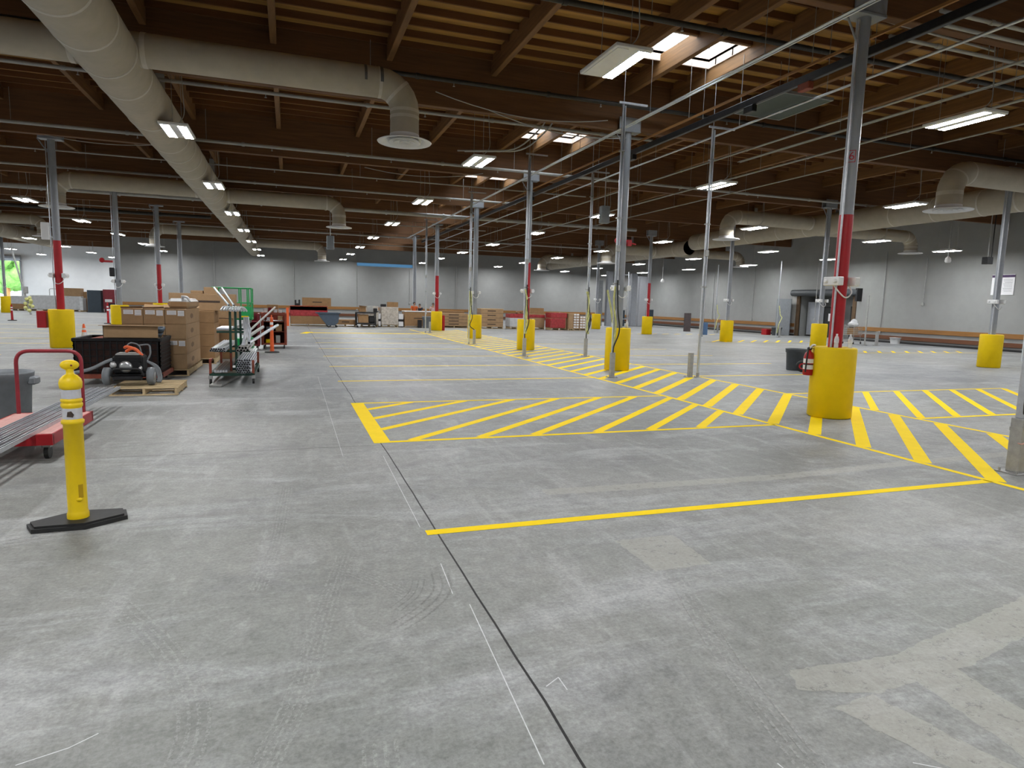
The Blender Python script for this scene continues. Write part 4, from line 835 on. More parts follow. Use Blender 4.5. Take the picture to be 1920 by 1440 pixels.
# ------------------------------------------------------------------ red cage cart and its load
def cage(lab,x,y,w,d,h,m='rust'):
    t=thing('cage_cart',lab,'cart',(x,y,0)); 
    b=MB()
    for sx in (-1,1):
        for sy in (-1,1): b.bbox(sx*w/2-.03,sx*w/2+.03,sy*d/2-.03,sy*d/2+.03,.12,h,b=.006)
    for z in (.16,h-.02):
        for s in (-1,1): b.box(-w/2,w/2,s*d/2-.02,s*d/2+.02,z-.03,z+.03).box(s*w/2-.02,s*w/2+.02,-d/2,d/2,z-.03,z+.03)
    b.ob('frame',M_[m],t)
    q=MB()
    for k in range(1,10): x_=-w/2+w*k/10; q.box(x_-.004,x_+.004,d/2-.004,d/2+.004,.16,h)
    for k in range(1,8): z=.16+(h-.16)*k/8; q.box(-w/2,w/2,d/2-.004,d/2+.004,z-.004,z+.004).box(-w/2-.004,-w/2+.004,-d/2,d/2,z-.004,z+.004).box(w/2-.004,w/2+.004,-d/2,d/2,z-.004,z+.004)
    for k in range(1,12): y_=-d/2+d*k/12; q.box(-w/2-.004,-w/2+.004,y_-.004,y_+.004,.16,h).box(w/2-.004,w/2+.004,y_-.004,y_+.004,.16,h)
    q.ob('wire_mesh',M_[m],t); MB().box(-w/2,w/2,-d/2,d/2,.15,.18).ob('floor_plate',M_[m],t)
    for z in (.55,.88): MB().box(-w/2,w/2,-d/2+.05,d/2,z,z+.02).ob('shelf',M_[m],t)
    MB().box(w/2-.05,w/2-.03,-d/2,d/2,.15,h-.02).box(-w/2+.03,-w/2+.05,-d/2,d/2,.15,h-.02).box(-w/2,w/2,d/2-.03,d/2-.02,.15,h-.02).ob('side_panel',M_[m],t)
    for sx in (-1,1):
        for sy in (-1,1): MB().cyl((sx*(w/2-.06)-.02,sy*(d/2-.06),.06),(sx*(w/2-.06)+.02,sy*(d/2-.06),.06),.06,n=14).ob('wheel',M_['black'],t)
    return t
cage('rusty red cage cart with shelves of fittings behind the orange post',-.5,23.2,.74,1.1,1.17)
cage('dark red cage cart half hidden left of the rusty one',-1.12,22.4,.34,.6,1.15,'dred')
def simple(name,lab,cat,mb,m,loc,rz=0,group=None): return tag(mb.ob(name,M_[m],None,loc,rz),lab,cat,group)
o=carton('cardboard_box',.36,.3,.25,'cardd'); tag(o,'open brown cardboard box on top of the rusty cage cart','box'); o.location=(-.72,23.3,1.19)
def bucket(lab,loc,h=.13,r=.08,m='white'): simple('bucket',lab,'bucket',MB().lathe([(r*.8,0),(r,h),(r*1.05,h),(r*.9,h-.01),(r*.7,.01),(.005,.01)],16),m,loc)
bucket('white tub at the left front of the cage cart top',(-.76,22.85,1.19)); bucket('white tub at the middle of the cage cart top',(-.45,22.9,1.19),.1,.07); bucket('small white tub at the right of the cage cart top',(-.3,22.85,1.19),.08,.06); bucket('dark red pot between the tubs on the cage cart',(-.62,22.83,1.19),.16,.06,'dred')
for k,(x,z,w,h,m,l) in enumerate([(-.62,.905,.2,.12,'galv','grey fittings bin on the top shelf of the cage cart'),(-.3,.905,.15,.17,'card','pale carton on the top shelf of the cage cart'),(-.35,.575,.2,.22,'cardd','brown carton on the middle shelf of the cage cart'),(-.68,.575,.12,.15,'dgrey','dark box on the middle shelf of the cage cart'),(-.38,.185,.14,.25,'whitep','pale box at the bottom of the cage cart'),(-.66,.185,.2,.12,'yellow','yellow box at the bottom of the cage cart')]):
    simple('parts_box',l,'box',MB().bbox(-w/2,w/2,-.1,.1,0,h,b=.008),m,(x,22.85,z))
for k in range(9): simple('pipe_fitting','small bright pipe fitting on the upper shelf edge','fitting',MB().cyl((0,-.04,.02),(0,.04,.02),.02,n=8),'galvp',(-.8+.07*k,22.73,.905),.3*k,'fittings on the cage cart shelf')
# ------------------------------------------------------------------ orange delineators and cone
def delin(lab,x,y,h,m='orange',bands=True,tilt=0):
    t=thing('delineator_post',lab,'traffic post',(x,y,0)); MB().lathe([(.21,0),(.22,.015),(.2,.035),(.06,.045)],24).ob('rubber_base',M_['black'],t)
    o=MB().lathe([(.065,.04),(.06,.1),(.045,h-.12),(.05,h-.1),(.03,h-.08),(.018,h-.06),(.022,h-.03),(.012,h)],20).ob('post_body',M_[m],t); 
    if bands: MB().lathe([(.053,h*.6),(.051,h*.67)],20).ob('reflective_band',M_['paper'],t); MB().lathe([(.0495,h*.74),(.0475,h*.81)],20).ob('reflective_band',M_['paper'],t)
    return t
delin('orange delineator post standing before the rusty cage cart',-.53,21.05,1.15)
delin('red delineator post at far left near the wrapped pallets',-14.85,43.7,.95,'red')
delin('red and white delineator post beyond the cone at left',-9.5,41.0,1.2,'red')
t=thing('traffic_cone','worn orange traffic cone with pale bands behind the black crate','traffic cone',(-6.15,23.6,0))
MB().bbox(-.19,.19,-.19,.19,0,.03,b=.01).ob('base',M_['black'],t); MB().lathe([(.135,.03),(.12,.06),(.03,.68),(.022,.69),(.022,.7)],22).ob('cone_body',M_['orange'],t); MB().lathe([(.086,.31),(.066,.44)],22).ob('reflective_band',M_['refl'],t); MB().lathe([(.056,.51),(.046,.57)],22).ob('reflective_band',M_['refl'],t)
# ------------------------------------------------------------------ green scissor lift
t=thing('scissor_lift','green scissor lift with guard rails behind the boxes and pipes','lift',(-1.6,21.0,0))
MB().bbox(-.55,.55,-.4,.4,.1,.45,b=.03).ob('chassis',M_['green'],t)
for sx in (-1,1):
    for sy in (-1,1): MB().cyl((sx*.4-.06,sy*.36,.13),(sx*.4+.06,sy*.36,.13),.13,n=18).ob('wheel',M_['black'],t)
q=MB()
for s in (-1,1): q.obox((0,s*.3,.72),(1.1,.04,.07),ry=.45).obox((0,s*.25,.72),(1.1,.04,.07),ry=-.45)
q.ob('scissor_arms',M_['zinc'],t)
MB().bbox(-.55,.55,-.4,.4,1.0,1.06,b=.01).ob('platform',M_['green'],t); MB().bbox(.05,.52,-.43,-.38,1.02,1.4,b=.02).ob('control_panel',M_['green'],t); MB().box(.12,.45,-.435,-.43,1.08,1.12).ob('warning_strip',M_['yellow'],t)
q=MB()
for z in (1.5,1.93): q.tube(fillet([(-.53,-.38,z),(.53,-.38,z),(.53,.38,z),(-.53,.38,z),(-.53,-.38,z)],.06),.018,8)
for x in (-.53,-.42,.2,.42,.53): q.cyl((x,-.38,1.06),(x,-.38,1.93),.018,n=8).cyl((x,.38,1.06),(x,.38,1.93),.018,n=8)
q.cyl((.2,-.38,1.06),(.53,-.38,1.5),.015,n=8); q.ob('guard_rail',M_['green'],t)
# ------------------------------------------------------------------ things on and beside the nearest column guard
t=thing('fire_extinguisher','red fire extinguisher hung on the left of the nearest yellow guard','fire extinguisher',(7.93,8.22,.66))
MB().lathe([(.01,0),(.07,.004),(.078,.02),(.078,.3),(.06,.36),(.025,.39),(.022,.42),(.01,.42)],24).ob('cylinder',M_['red'],t)
MB().lathe([(.0785,.1),(.0785,.17)],24).lathe([(.0785,.2),(.0785,.27)],24).ob('label_sheet',M_['paper'],t)
MB().bbox(-.03,.03,-.025,.025,.41,.45,b=.005).obox((.04,-.02,.47),(.12,.02,.012),ry=-.3).obox((.04,-.02,.44),(.1,.02,.012),ry=.1).ob('valve_head',M_['blackm'],t)
MB().tube(fillet([(-.02,-.02,.44),(-.09,-.07,.46),(-.105,-.07,.3),(-.1,-.05,.06)],.06),.013,8).ob('hose',M_['black'],t); MB().tube(fillet([(-.03,-.03,.44),(.0,-.06,.5),(.06,-.05,.49)],.03),.014,8).ob('handle_tag',M_['paper'],t); MB().lathe([(.081,.17),(.081,.185)],24).ob('mount_strap',M_['black'],t)
for k,(x,y,l) in enumerate([(8.10,7.86,'clear water bottle left on the nearest yellow guard top'),(8.36,7.84,'clear water bottle right on the nearest yellow guard top')]):
    t=thing('water_bottle',l,'bottle',(x,y,1.129)); MB().lathe([(.01,0),(.032,.003),(.034,.03),(.031,.06),(.034,.09),(.034,.14),(.026,.175),(.013,.195),(.013,.205)],18).ob('bottle_body',M_['bottle'],t); MB().lathe([(.0345,.085),(.0345,.14)],18).ob('paper_label',M_['paper'] if k else M_['refl'],t); MB().lathe([(.015,.2),(.015,.22),(.005,.22)],12).ob('cap',M_['white'],t)
simple('water_bottle','white bottle standing on the second walkway guard','bottle',MB().lathe([(.01,0),(.035,.003),(.035,.13),(.014,.19),(.014,.22),(.005,.22)],14),'white',(8.42,15.1,1.129))
can('trash_can','dark grey square-rimmed bin on the floor left of the nearest guard',13.75,14.75,.62,.28,'dgrey',False)
t=thing('cable_reel','black wheel with red hub leaning against the dark grey bin','wheel',(13.55,14.27,.165),rz=-.76); MB().lathe([(.06,-.06),(.12,-.065),(.16,-.05),(.165,0),(.16,.05),(.12,.065),(.06,.06)],28,axis='y').ob('tyre',M_['black'],t); MB().lathe([(.01,-.05),(.07,-.066),(.085,-.07),(.09,-.05),(.06,-.045)],22,axis='y').ob('hub',M_['red'],t)
# right wall items
simple('grey_panel','tall grey panel leaning on the right wall left of the shutter door','panel',MB().bbox(-.03,.03,-.7,.7,0,2.55,b=.008),'greypl',(XR-.45,36.85,.0))
can('trash_can','black bin on the floor left of the tall grey panel',31.9,36.2,.55,.34,'dgrey',False)
simple('crate','red crate beside the black bin near the tall grey panel','crate',MB().bbox(-.2,.2,-.25,.25,0,.4,b=.01),'red',(31.7,37.0,0))
simple('storage_bin','white square bin standing under the rails on the right wall','bin',MB().lathe([(.22,0),(.28,.34),(.3,.35),(.29,.36),(.26,.35),(.2,.02),(.01,.02)],4),'white',(32.5,27.4,0),.78)
t=thing('shopping_cart','grey wire trolley with a bag in it behind the nearest guard','cart',(29.2,27.3,0),rz=.3)
q=MB(); 
for k in range(9): x=-.45+.9*k/8; q.box(x-.006,x+.006,-.3,-.29,.5,.95).box(x-.006,x+.006,.29,.3,.5,.95)
for k in range(5): z=.5+.11*k; q.box(-.46,.46,-.305,-.29,z,z+.012).box(-.46,.46,.29,.305,z,z+.012).box(-.46,-.45,-.3,.3,z,z+.012).box(.45,.46,-.3,.3,z,z+.012)
q.box(-.45,.45,-.3,.3,.49,.5).ob('basket',M_['chrome'],t); q=MB()
for s in (-1,1): q.cyl((-.4,s*.28,.1),(-.45,s*.28,.95),.015,n=8).cyl((.42,s*.28,.1),(.3,s*.28,.5),.015,n=8).cyl((-.4,s*.28,.12),(.42,s*.28,.12),.015,n=8)
q.cyl((-.5,-.3,1.0),(-.5,.3,1.0),.018,n=8); q.ob('frame',M_['zinc'],t)
for sx in (-.4,.42):
    for s in (-1,1): MB().cyl((sx,s*.28-.015,.055),(sx,s*.28+.015,.055),.055,n=12).ob('wheel',M_['black'],t)
simple('carton','brown carton inside the wire trolley','box',MB().bbox(-.2,.2,-.2,.2,0,.36,b=.01),'cardd',(29.2,27.3,.503),.3)
simple('plastic_bag','white bag heaped on top of the wire trolley','bag',MB().ball((0,0,.16),.3,14,8,sc=(1,.8,.6)).ball((.1,.05,.28),.18,12,8),'wrapg',(29.2,27.3,.9))
simple('wall_post','thin grey post standing right of the wire trolley','post',MB().bbox(-.03,.03,-.03,.03,0,2.6,b=.005).bbox(-.1,.1,-.1,.1,0,.02,b=.004),'zinc',(28.6,25.9,0)); simple('wall_post','short grey post beside the thin post near the right wall','post',MB().bbox(-.06,.06,-.06,.06,0,.75,b=.005).bbox(-.12,.12,-.12,.12,0,.02,b=.004),'zinc',(29.3,25.8,0))
for k,(x,y) in enumerate([(29.5,33.2),(28.9,38.7),(26.9,16.9)]):
    t=thing('power_drop_post','short power drop post near the right wall, %s'%['left of the shutter door','beside the brown panel','right of the faded yellow guard'][k],'post',(x,y,0)); stub(MB(),h=.7).ob('floor_stub',M_['zinc'],t); MB().box(-.28,-.24,-.02,.02,0,4.8).ob('strut_pole',M_['galvp'],t); MB().tube(fillet([(-.2,-.03,2.0),(-.1,-.05,1.4),(.1,-.03,1.3),(-.15,-.05,.9),(-.22,-.03,.3)],.2),.025,6).ob('yellow_cable_whip',M_['strap'],t)
simple('brown_panel','dark brown board standing before the right wall rails','panel',MB().bbox(-.25,.25,-.06,.06,0,1.35,b=.01),'brownp',(27.9,41.0,0),-.3)
# dark frames and panels in the far right corner
t=thing('steel_rack','tall pale steel ladder frame in the far right corner','rack',(27.3,50,0)); q=MB()
for s in (-.55,.55): q.box(s-.04,s+.04,-.04,.04,0,4.7)
for k in range(5): q.box(-.55,.55,-.025,.025,.6+.95*k,.66+.95*k)
q.ob('ladder_frame',M_['galv'],t)
for k,(x,w,h,m,l) in enumerate([(26.2,.5,4.7,'grey','grey cabinet panel left of the steel ladder frame'),(28.6,.55,4.6,'grey','grey cabinet panel right of the steel ladder frame'),(29.5,.75,4.4,'galv','pale mesh panel at the right of the corner frames'),(30.3,.8,1.5,'navy','dark slate cabinet at the foot of the corner frames'),(27.4,.9,1.4,'navy','dark slate cabinet beneath the ladder frame'),(25.4,.5,3.9,'greypl','dark grey panel behind the yellow cabled post')]):
    simple('panel_cabinet',l,'cabinet',MB().bbox(-w/2,w/2,-.2,.2,0,h,b=.02).box(-w/2+.06,w/2-.06,-.21,-.2,.1,h-.1),m,(x,50.4+.05*k,0))
can('trash_can','dark blue bin on the floor left of the corner frames',21.6,45.2,.82,.36,'bluepl')
# ------------------------------------------------------------------ row of pallets in front of the back wall
def load(lab,x0,x1,y,z1,m,d=1.0,band=None,bm='redwrap',marks=0,cat='pallet load',bulge=.02,h0=.13,seams=0):
    w=x1-x0; t=thing('pallet_load',lab,cat,((x0+x1)/2,y+d/2,0))
    pallet_parts(t,w,d,h0)
    MB().bbox(-w/2,w/2,-d/2,d/2,h0,z1,b=.02).ob('load',M_[m],t)
    if band: MB().bbox(-w/2-bulge,w/2+bulge,-d/2-bulge,d/2+bulge,band[0],band[1],b=.03).ob('wrap_band',M_[bm],t)
    if marks:
        q=MB()
        for k in range(marks): z=h0+(z1-h0)*(k+.55)/marks; q.box(-w*.2,w*.16,-d/2-.004,-d/2,z-.03,z+.03)
        q.ob('printed_mark',M_['print'],t)
    if seams:
        q=MB()
        for k in range(1,seams): z=h0+(z1-h0)*k/seams; q.box(-w/2-.003,w/2+.003,-d/2-.003,d/2+.003,z-.008,z+.008)
        q.ob('box_seam',M_['print'],t)
    return t
YR=41.5
t=load('long red and brown wrapped load at the left of the back row',.02,2.2,YR,1.21,'cardd',1.2,(.6,1.22)); MB().bbox(-1.11,1.11,-.62,.62,.95,1.235,b=.02).ob('top_wrap',M_['redor'],t)
o=carton('long_cardboard_box',1.7,.6,.5,'cardd'); tag(o,'long brown box lying on the red wrapped load','box'); o.location=(.74,41.7,1.238); MB().box(.6,1.15,-.004,0,.2,.26).ob('printed_bar',M_['print'],o)
q=MB().bbox(-.16,.16,-.1,.1,0,.14,b=.02).bbox(-.16,-.06,-.1,.1,.1,.34,b=.02).bbox(.06,.16,-.1,.1,.1,.36,b=.02); simple('black_toolcase','small black tool standing on the red wrapped load','tool',q,'blackm',(.46,41.8,1.238))
simple('wood_board','upright orange board at the left end of the red wrapped load','board',MB().bbox(-.08,.08,-.03,.03,0,1.1,b=.008),'orange',(-.12,41.3,0))
t=thing('tilt_truck','dark grey plastic tilt truck in front of the red wrapped load','cart',(2.2,40.3,0))
pr=[(-.68,.86),(.62,.86),(.55,.3),(.35,.12),(-.1,.12)]
b=MB(); n=len(pr); vs=[(x,-.4,z) for x,z in pr]+[(x,.4,z) for x,z in pr]; b.add(vs,[list(range(n)),list(range(n,2*n))[::-1]]+[(i,n+i,n+(i+1)%n,(i+1)%n) for i in range(1,n)]); b.bbox(-.74,.68,-.45,-.39,.82,.88,b=.01).bbox(-.74,.68,.39,.45,.82,.88,b=.01).bbox(-.74,-.66,-.4,.4,.82,.88,b=.01).bbox(.6,.68,-.4,.4,.82,.88,b=.01); b.ob('hopper',M_['bluepl'],t)
for s in (-.36,.36): 
    w=MB().cyl((.0,s-.03,.13),(.0,s+.03,.13),.13,n=20).ob('wheel',M_['black'],t); MB().cyl((.0,s-.035,.13),(.0,s+.035,.13),.05,n=12).ob('hub',M_['zinc'],t)
    MB().cyl((.45,s*.8-.02,.06),(.45,s*.8+.02,.06),.06,n=14).ob('caster',M_['black'],t)
t=load('low brown boxed load right of the tilt truck',2.7,3.95,YR,.42,'cardd',1.0,marks=1)
t=thing('utility_cart','black utility cart loaded with cardboard and tools','cart',(4.45,40.8,0))
for z in (.2,.86): MB().bbox(-.6,.6,-.35,.35,z,z+.08,b=.02).ob('shelf',M_['blackm'],t)
for sx in (-1,1):
    for sy in (-1,1): MB().box(sx*.57-.03,sx*.57+.03,sy*.32-.03,sy*.32+.03,.12,.9).ob('leg',M_['blackm'],t); MB().cyl((sx*.5-.02,sy*.3,.06),(sx*.5+.02,sy*.3,.06),.06,n=12).ob('wheel',M_['black'],t)
MB().tube(fillet([(.6,-.3,.9),(.75,-.3,1.0),(.75,.3,1.0),(.6,.3,.9)],.08),.02,8).ob('push_handle',M_['blackm'],t)
simple('carton','brown carton on the lower shelf of the black utility cart','box',MB().bbox(-.3,.3,-.25,.25,0,.5,b=.01),'cardd',(4.3,40.8,.285)); simple('tool_bag','black tool bag on the lower shelf of the utility cart','bag',MB().bbox(-.2,.2,-.2,.2,0,.42,b=.06),'blackm',(4.8,40.78,.285))
simple('carton','open carton heaped on top of the black utility cart','box',MB().bbox(-.2,.2,-.2,.2,0,.3,b=.02).quad((-.2,-.2,.3),(.2,-.2,.3),(.26,-.36,.36),(-.24,-.34,.4)),'cardd',(4.25,40.8,.945)); simple('framed_sign','small framed grey panel on top of the black utility cart','sign',MB().bbox(-.17,.17,-.02,.02,0,.38,b=.01).box(-.13,.13,-.025,-.02,.05,.33),'zinc',(4.72,40.75,.945))
simple('tool_box','dark toolbox at the right of the utility cart top','box',MB().bbox(-.12,.12,-.1,.1,0,.24,b=.03),'blackm',(5.04,40.8,.945))
load('tan plastic wrapped load behind the black utility cart',4.3,5.3,YR,1.3,'wrap',1.0,(.14,1.31),'wrap')
t=load('tan wrapped load with boxes on top, left of the people',5.53,6.57,YR,1.27,'wrap',1.0,(.14,1.28),'wrap')
o=carton('cardboard_box',.34,.4,.31,'cardd'); tag(o,'left cardboard box on top of the tan wrapped load','box'); o.location=(5.93,41.7,1.284)
o=carton('cardboard_box',.33,.4,.31,'cardd'); tag(o,'right cardboard box on top of the tan wrapped load','box'); o.location=(6.28,41.7,1.284)
simple('tool_box','dark flat box on the left of the tan wrapped load','box',MB().bbox(-.17,.17,-.15,.15,0,.17,b=.02),'blackm',(5.66,41.75,1.284))
for x,w,l in [(5.41,.075,'narrow white appliance between the two tan loads'),(6.77,.17,'white appliance right of the tan load under the rails')]:
    t=thing('white_appliance',l,'appliance',(x,41.9,0)); MB().bbox(-w,w,-.3,.3,.05,.36,b=.02).bbox(-w,w,-.3,.3,.5,.85,b=.02).ob('casing',M_['white'],t); MB().bbox(-w*.9,w*.9,-.29,.3,.36,.5,b=.01).bbox(-w*.9,w*.9,-.28,.28,0,.05,b=.01).ob('dark_panel',M_['blackm'],t)
t=load('long brown load with a white table top, people behind it',7.0,9.0,YR,1.0,'cardd',1.1,marks=1,h0=.1); MB().bbox(-1.02,1.0,-.58,.58,1.0,1.06,b=.01).ob('white_top',M_['white'],t)
can('trash_can','grey trash can in front of the white topped load',8.32,40.9,.74,.31,'greypl',False)
simple('wood_post_box','dark box at the left of the trash can before the load','box',MB().bbox(-.12,.12,-.15,.15,0,.5,b=.02),'blackm',(7.86,40.95,0))
load('long brown box stack with printed marks behind the fifth guard',9.4,11.3,YR+.3,.95,'card',1.1,marks=4,seams=4)
simple('long_cardboard_box','dark brown long box behind the printed box stack','box',MB().bbox(-.9,.9,-.3,.3,0,1.1,b=.02),'cardd',(10.5,43.5,0))
t=load('tall brown box stack with four printed bars right of the fourth guard',12.0,13.58,YR-.3,1.31,'card',1.1,marks=4,seams=4); MB().bbox(-.8,.82,-.55,.55,1.31,1.335,b=.005).ob('lid',M_['pallet'],t)
t=load('pale shrink wrapped load with red wrap left of the third guard',13.98,14.9,YR-.6,1.02,'wrap',1.0,(.16,.78),'wrapg'); MB().bbox(-.475,.475,-.52,.52,.72,1.03,b=.03).ob('red_band',M_['redwrap'],t)
load('wrapped brown load with red band directly behind the third guard',14.97,16.5,YR-.5,1.06,'card',1.0,(.78,1.0))
o=carton('cardboard_box',1.0,.5,.38,'cardd'); tag(o,'brown box on the red banded load behind the third guard','box'); o.location=(15.5,41.2,1.065)
for k in range(3): simple('paper_roll','brown paper roll heaped left of the third red column','roll',MB().cyl((0,-.2,.09),(0,.2,.09),.09,n=14),'cardd',(14.66+.26*k,41.4,1.07 if k else 1.035),.2*k,'rolls on the wrapped load')
t=load('red wrapped bulging load right of the third guard',16.6,17.75,YR-1.4,1.16,'card',1.0,(.8,1.17)); MB().bbox(-.6,.5,-.54,.5,.14,.8,b=.05).ob('clear_wrap',M_['redwrap'],t)
load('plain brown carton stack between red load and white cartons',17.8,18.15,YR-1.6,1.13,'card',1.0)
t=thing('pallet','low pallet under the small white ended cartons','pallet',(18.68,40.4,0)); pallet_parts(t,1.0,.9,.13)
cp=None
for lv in range(6):
    for c_ in range(2):
        if lv==5 and c_: continue
        if cp is None:
            cp=MB().bbox(0,.44,0,.7,0,.168,b=.006).ob('white_end_carton',M_['cardd']); MB().box(.03,.2,-.004,0,.03,.14).box(.24,.41,-.004,0,.03,.14).ob('white_label',M_['white'],cp); o=cp
        else: o=dup(cp)
        tag(o,'small carton with white end labels stacked on the right end pallet','box','white labelled cartons'); o.location=(18.22+.47*c_,40.05,.133+.17*lv)
# ------------------------------------------------------------------ people standing behind the white topped load
def person(lab,x,y,rz,shirt,h=1.68,hairc='hair',reach=.25):
    t=thing('person',lab,'person',(x,y,0),rz); k=h/1.7
    def sk(name,verts,edges,rad,m,par,lv=1):
        me=bpy.data.meshes.new(name); me.from_pydata([[c*k for c in v] for v in verts],edges,[]); o=bpy.data.objects.new(name,me); COL.objects.link(o); o.parent=par
        md=o.modifiers.new('skin','SKIN'); md.use_smooth_shade=True
        for i,r in enumerate(rad): me.skin_vertices[0].data[i].radius=(r[0]*k,r[1]*k) if isinstance(r,tuple) else (r*k,r*k)
        me.skin_vertices[0].data[0].use_root=True
        s_=o.modifiers.new('sub','SUBSURF'); s_.levels=lv; s_.render_levels=lv
        me.materials.append(M_[m]); return o
    V=[(0,0,.93),(0,.01,1.1),(0,.0,1.28),(0,0,1.4),(0,-.01,1.47),(0,-.02,1.52),  # 0-5 pelvis..head base
       (0,-.035,1.6),(0,-.03,1.67),
       (.18,0,1.38),(.25,-.03,1.12),(.2,-reach,1.0),(.17,-reach-.09,.99),
       (-.18,0,1.38),(-.25,-.03,1.12),(-.2,-reach,1.0),(-.17,-reach-.09,.99),
       (.1,0,.86),(.11,-.02,.48),(.11,.02,.09),(.11,-.1,.03),(-.1,0,.86),(-.11,-.02,.48),(-.11,.02,.09),(-.11,-.1,.03)]
    Ed=[(0,1),(1,2),(2,3),(3,4),(4,5),(5,6),(6,7),(3,8),(8,9),(9,10),(10,11),(3,12),(12,13),(13,14),(14,15),(0,16),(16,17),(17,18),(18,19),(0,20),(20,21),(21,22),(22,23)]
    Rr=[(.15,.1),(.13,.09),(.16,.1),(.13,.08),.05,.055,(.075,.09),(.06,.075),.06,.045,.035,(.035,.02),.06,.045,.035,(.035,.02),.085,.06,.045,(.04,.03),.085,.06,.045,(.04,.03)]
    sk('body',V,Ed,Rr,'skin',t)
    sk('shirt',[(0,0,.95),(0,.01,1.1),(0,0,1.28),(0,0,1.41),(.18,0,1.385),(.235,-.02,1.2),(-.18,0,1.385),(-.235,-.02,1.2)],[(0,1),(1,2),(2,3),(3,4),(4,5),(3,6),(6,7)],[(.165,.115),(.145,.105),(.175,.115),(.14,.09),.075,.06,.075,.06],shirt,t)
    sk('trousers',[(0,0,.95),(0,0,.9),(.1,0,.84),(.11,-.02,.48),(.11,.02,.1),(-.1,0,.84),(-.11,-.02,.48),(-.11,.02,.1)],[(0,1),(1,2),(2,3),(3,4),(1,5),(5,6),(6,7)],[(.16,.11),(.16,.115),.1,.075,.06,.1,.075,.06],'jeans',t)
    hb=MB().ball((0,.012*k,1.625*k),.105*k,16,10,sc=(.86,1.02,.95)); 
    hb.ob('hair',M_[hairc],t)
    f=MB().ball((.032*k,-.117*k,1.605*k),.011*k,8,6).ball((-.032*k,-.117*k,1.605*k),.011*k,8,6); f.ob('eye',M_['hair'],t)
    MB().ball((0,-.13*k,1.58*k),.015*k,8,6,sc=(.8,1,1.4)).ball((.09*k,-.03*k,1.6*k),.02*k,8,6,sc=(.4,.8,1.3)).ball((-.09*k,-.03*k,1.6*k),.02*k,8,6,sc=(.4,.8,1.3)).ob('nose_and_ears',M_['skin'],t)
    MB().ball((0,-.118*k,1.545*k),.018*k,8,5,sc=(1.2,.4,.35)).ob('mouth',M_['redcart'],t)
    for s in (-1,1):
        for i,(dx,l) in enumerate([(-.022,.055),(-.008,.065),(.008,.062),(.021,.05)]):
            b=Vector((s*.17+dx,-reach-.1,.99))*k; MB().tube([b,b+Vector((0,-l*.55,-.004))*k,b+Vector((0,-l,-.02))*k],[.009*k,.0085*k,.007*k],6).ob('finger',M_['skin'],t)
        b=Vector((s*.145,-reach-.05,.99))*k; MB().tube([b,b+Vector((-s*.025,-.03,0))*k,b+Vector((-s*.03,-.055,-.01))*k],[.011*k,.009*k,.008*k],6).ob('thumb',M_['skin'],t)
    return t
person('person in an orange shirt standing behind the white topped load',8.1,44.2,.15,'osh',1.62)
person('person with dark hair and dark top between the orange and pale shirts',8.75,45.6,-.3,'bsh',1.5)
person('person with black hair in a pale pink shirt left of the fifth red column',9.42,44.2,-.35,'psh',1.6)
# ------------------------------------------------------------------ far left corner
load('grey wrapped sack load nearest the open dock door',-22.45,-21.4,66,1.26,'wrapg',1.2,(.14,.6),'cardd',cat='pallet load')
load('long pale shrink wrapped load left of the red column',-21.05,-19.3,66,1.35,'wrapg',1.2,(.14,1.36),'wrapg')
load('pale shrink wrapped load hidden behind the red column at left',-19.2,-18.6,66.3,1.3,'wrapg',1.2)
t=load('pale wrapped load with brown cartons on top, right of the red column',-18.5,-17.3,66,1.32,'wrapg',1.2,(.14,1.33),'wrapg')
simple('cardboard_box','wide brown carton on top of the pale wrapped load at far left','box',MB().bbox(-.62,.62,-.5,.5,0,.7,b=.01),'card',(-17.95,66.6,1.335)); simple('cardboard_box','smaller brown carton right of the wide one at far left','box',MB().bbox(-.3,.3,-.4,.4,0,1.75,b=.01),'cardd',(-16.9,66.8,0))
load('narrow grey wrapped load left of the slate cabinet',-17.2,-16.95,65.2,1.2,'wrapg',1.0)
simple('slate_cabinet','dark slate cabinet standing at the far left','cabinet',MB().bbox(-.52,.52,-.4,.4,0,1.9,b=.02).box(-.005,.005,-.405,-.4,.1,1.8).bbox(-.6,.6,-.45,.45,0,.05,b=.01),'navy',(-16.0,65.2,0))
t=thing('red_cabinet','dark red cabinet right of the slate cabinet at far left','cabinet',(-14.9,65.4,0)); MB().bbox(-.5,.5,-.3,.3,.3,2.0,b=.02).bbox(-.45,-.38,-.25,.25,0,.3,b=.005).bbox(.38,.45,-.25,.25,0,.3,b=.005).ob('casing',M_['dred'],t); MB().bbox(-.35,.2,-.36,-.3,.9,1.15,b=.01).ob('white_tray',M_['white'],t); MB().bbox(-.1,.5,-.4,-.3,.55,.8,b=.02).ob('dark_bin',M_['blackm'],t)
t=thing('pipe_rail','grey pipe rail standing behind the pale wrapped loads','rail',(-19.8,69,0)); MB().tube(fillet([(-.7,0,0),(-.7,0,1.95),(.8,0,1.95),(.8,0,0)],.15),.035,8).ob('rail_tube',M_['zinc'],t)
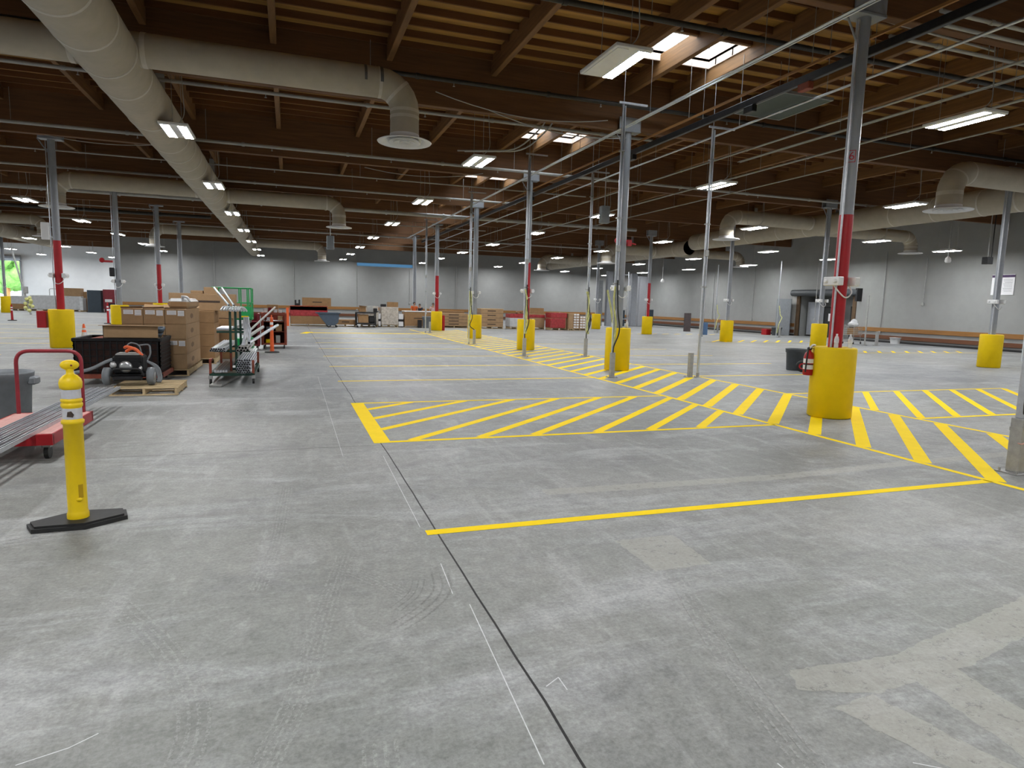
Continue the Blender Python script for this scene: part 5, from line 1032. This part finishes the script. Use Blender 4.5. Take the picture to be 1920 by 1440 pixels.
t=thing('power_drop_post','leaning grey power post wrapped in yellow cable at far left','post',(-17.55,55,0)); MB().cyl((0,0,0),(-.9,0,4.6),.06,n=10).ob('pole',M_['zinc'],t); MB().bbox(-.35,-.1,-.12,.12,1.5,2.0,b=.02).ob('switch_box',M_['zinc'],t); b=MB(); rr=random.Random(9)
for k in range(10): b.ball((rr.uniform(-.3,.2),rr.uniform(-.1,.1),.3+.1*k),.13,8,6)
b.ob('cable_bundle',M_['strap'],t)
simple('wall_box','red fire box on the side of the left guard','box',MB().bbox(-.12,.12,-.1,.1,0,.5,b=.01),'red',(-7.02,22.88,.6))
simple('wall_lamp','white vertical lamp panel beside the left red column top','panel',MB().bbox(-.1,.1,-.04,.04,0,.5,b=.01),'white',(-6.77,22.75,3.2))
t=simple('bracket_arm','red bracket arm on the left of the grey column behind the boxes','bracket',MB().bbox(-.5,-.12,-.04,.04,0,.08,b=.01).ball((-.5,0,.08),.1,10,6),'red',(-6.53,29.85,2.9))
simple('control_box','dark control box on the left of the grey column behind the boxes','box',MB().bbox(-.12,.05,-.08,.08,0,.35,b=.02),'blackm',(-6.66,29.85,2.35))
simple('alarm_bell','red alarm unit high on the second walkway column','alarm',MB().bbox(-.06,.06,-.08,.02,0,.16,b=.01).cyl((.05,-.03,.08),(.2,-.03,.05),.02,n=8),'red',(8.36,15.12,3.25))
simple('alarm_bell','small red alarm unit left of the second walkway column','alarm',MB().ball((0,0,.08),.08,10,6),'red',(8.06,15.16,3.3))
simple('fire_box','red fire extinguisher box on the right of the fifth guard','box',MB().bbox(-.08,.08,-.08,.08,0,.9,b=.02),'red',(8.635,37.6,0))
simple('lamp_fixture','white ceiling reflector panel at the left edge under the roof','lamp',MB().bbox(-.3,.3,-.6,.6,0,.06,b=.01).cyl((0,0,.06),(0,0,.9),.01,n=5),'white',(-6.95,19.0,5.35))
simple('cloth_strap','yellow strap hanging on the second walkway guard','strap',MB().tube(fillet([(0,0,1.0),(.05,-.03,.75),(.12,-.02,.5),(.22,.02,.1)],.15),.025,6),'strap',(7.7,14.9,1.1))
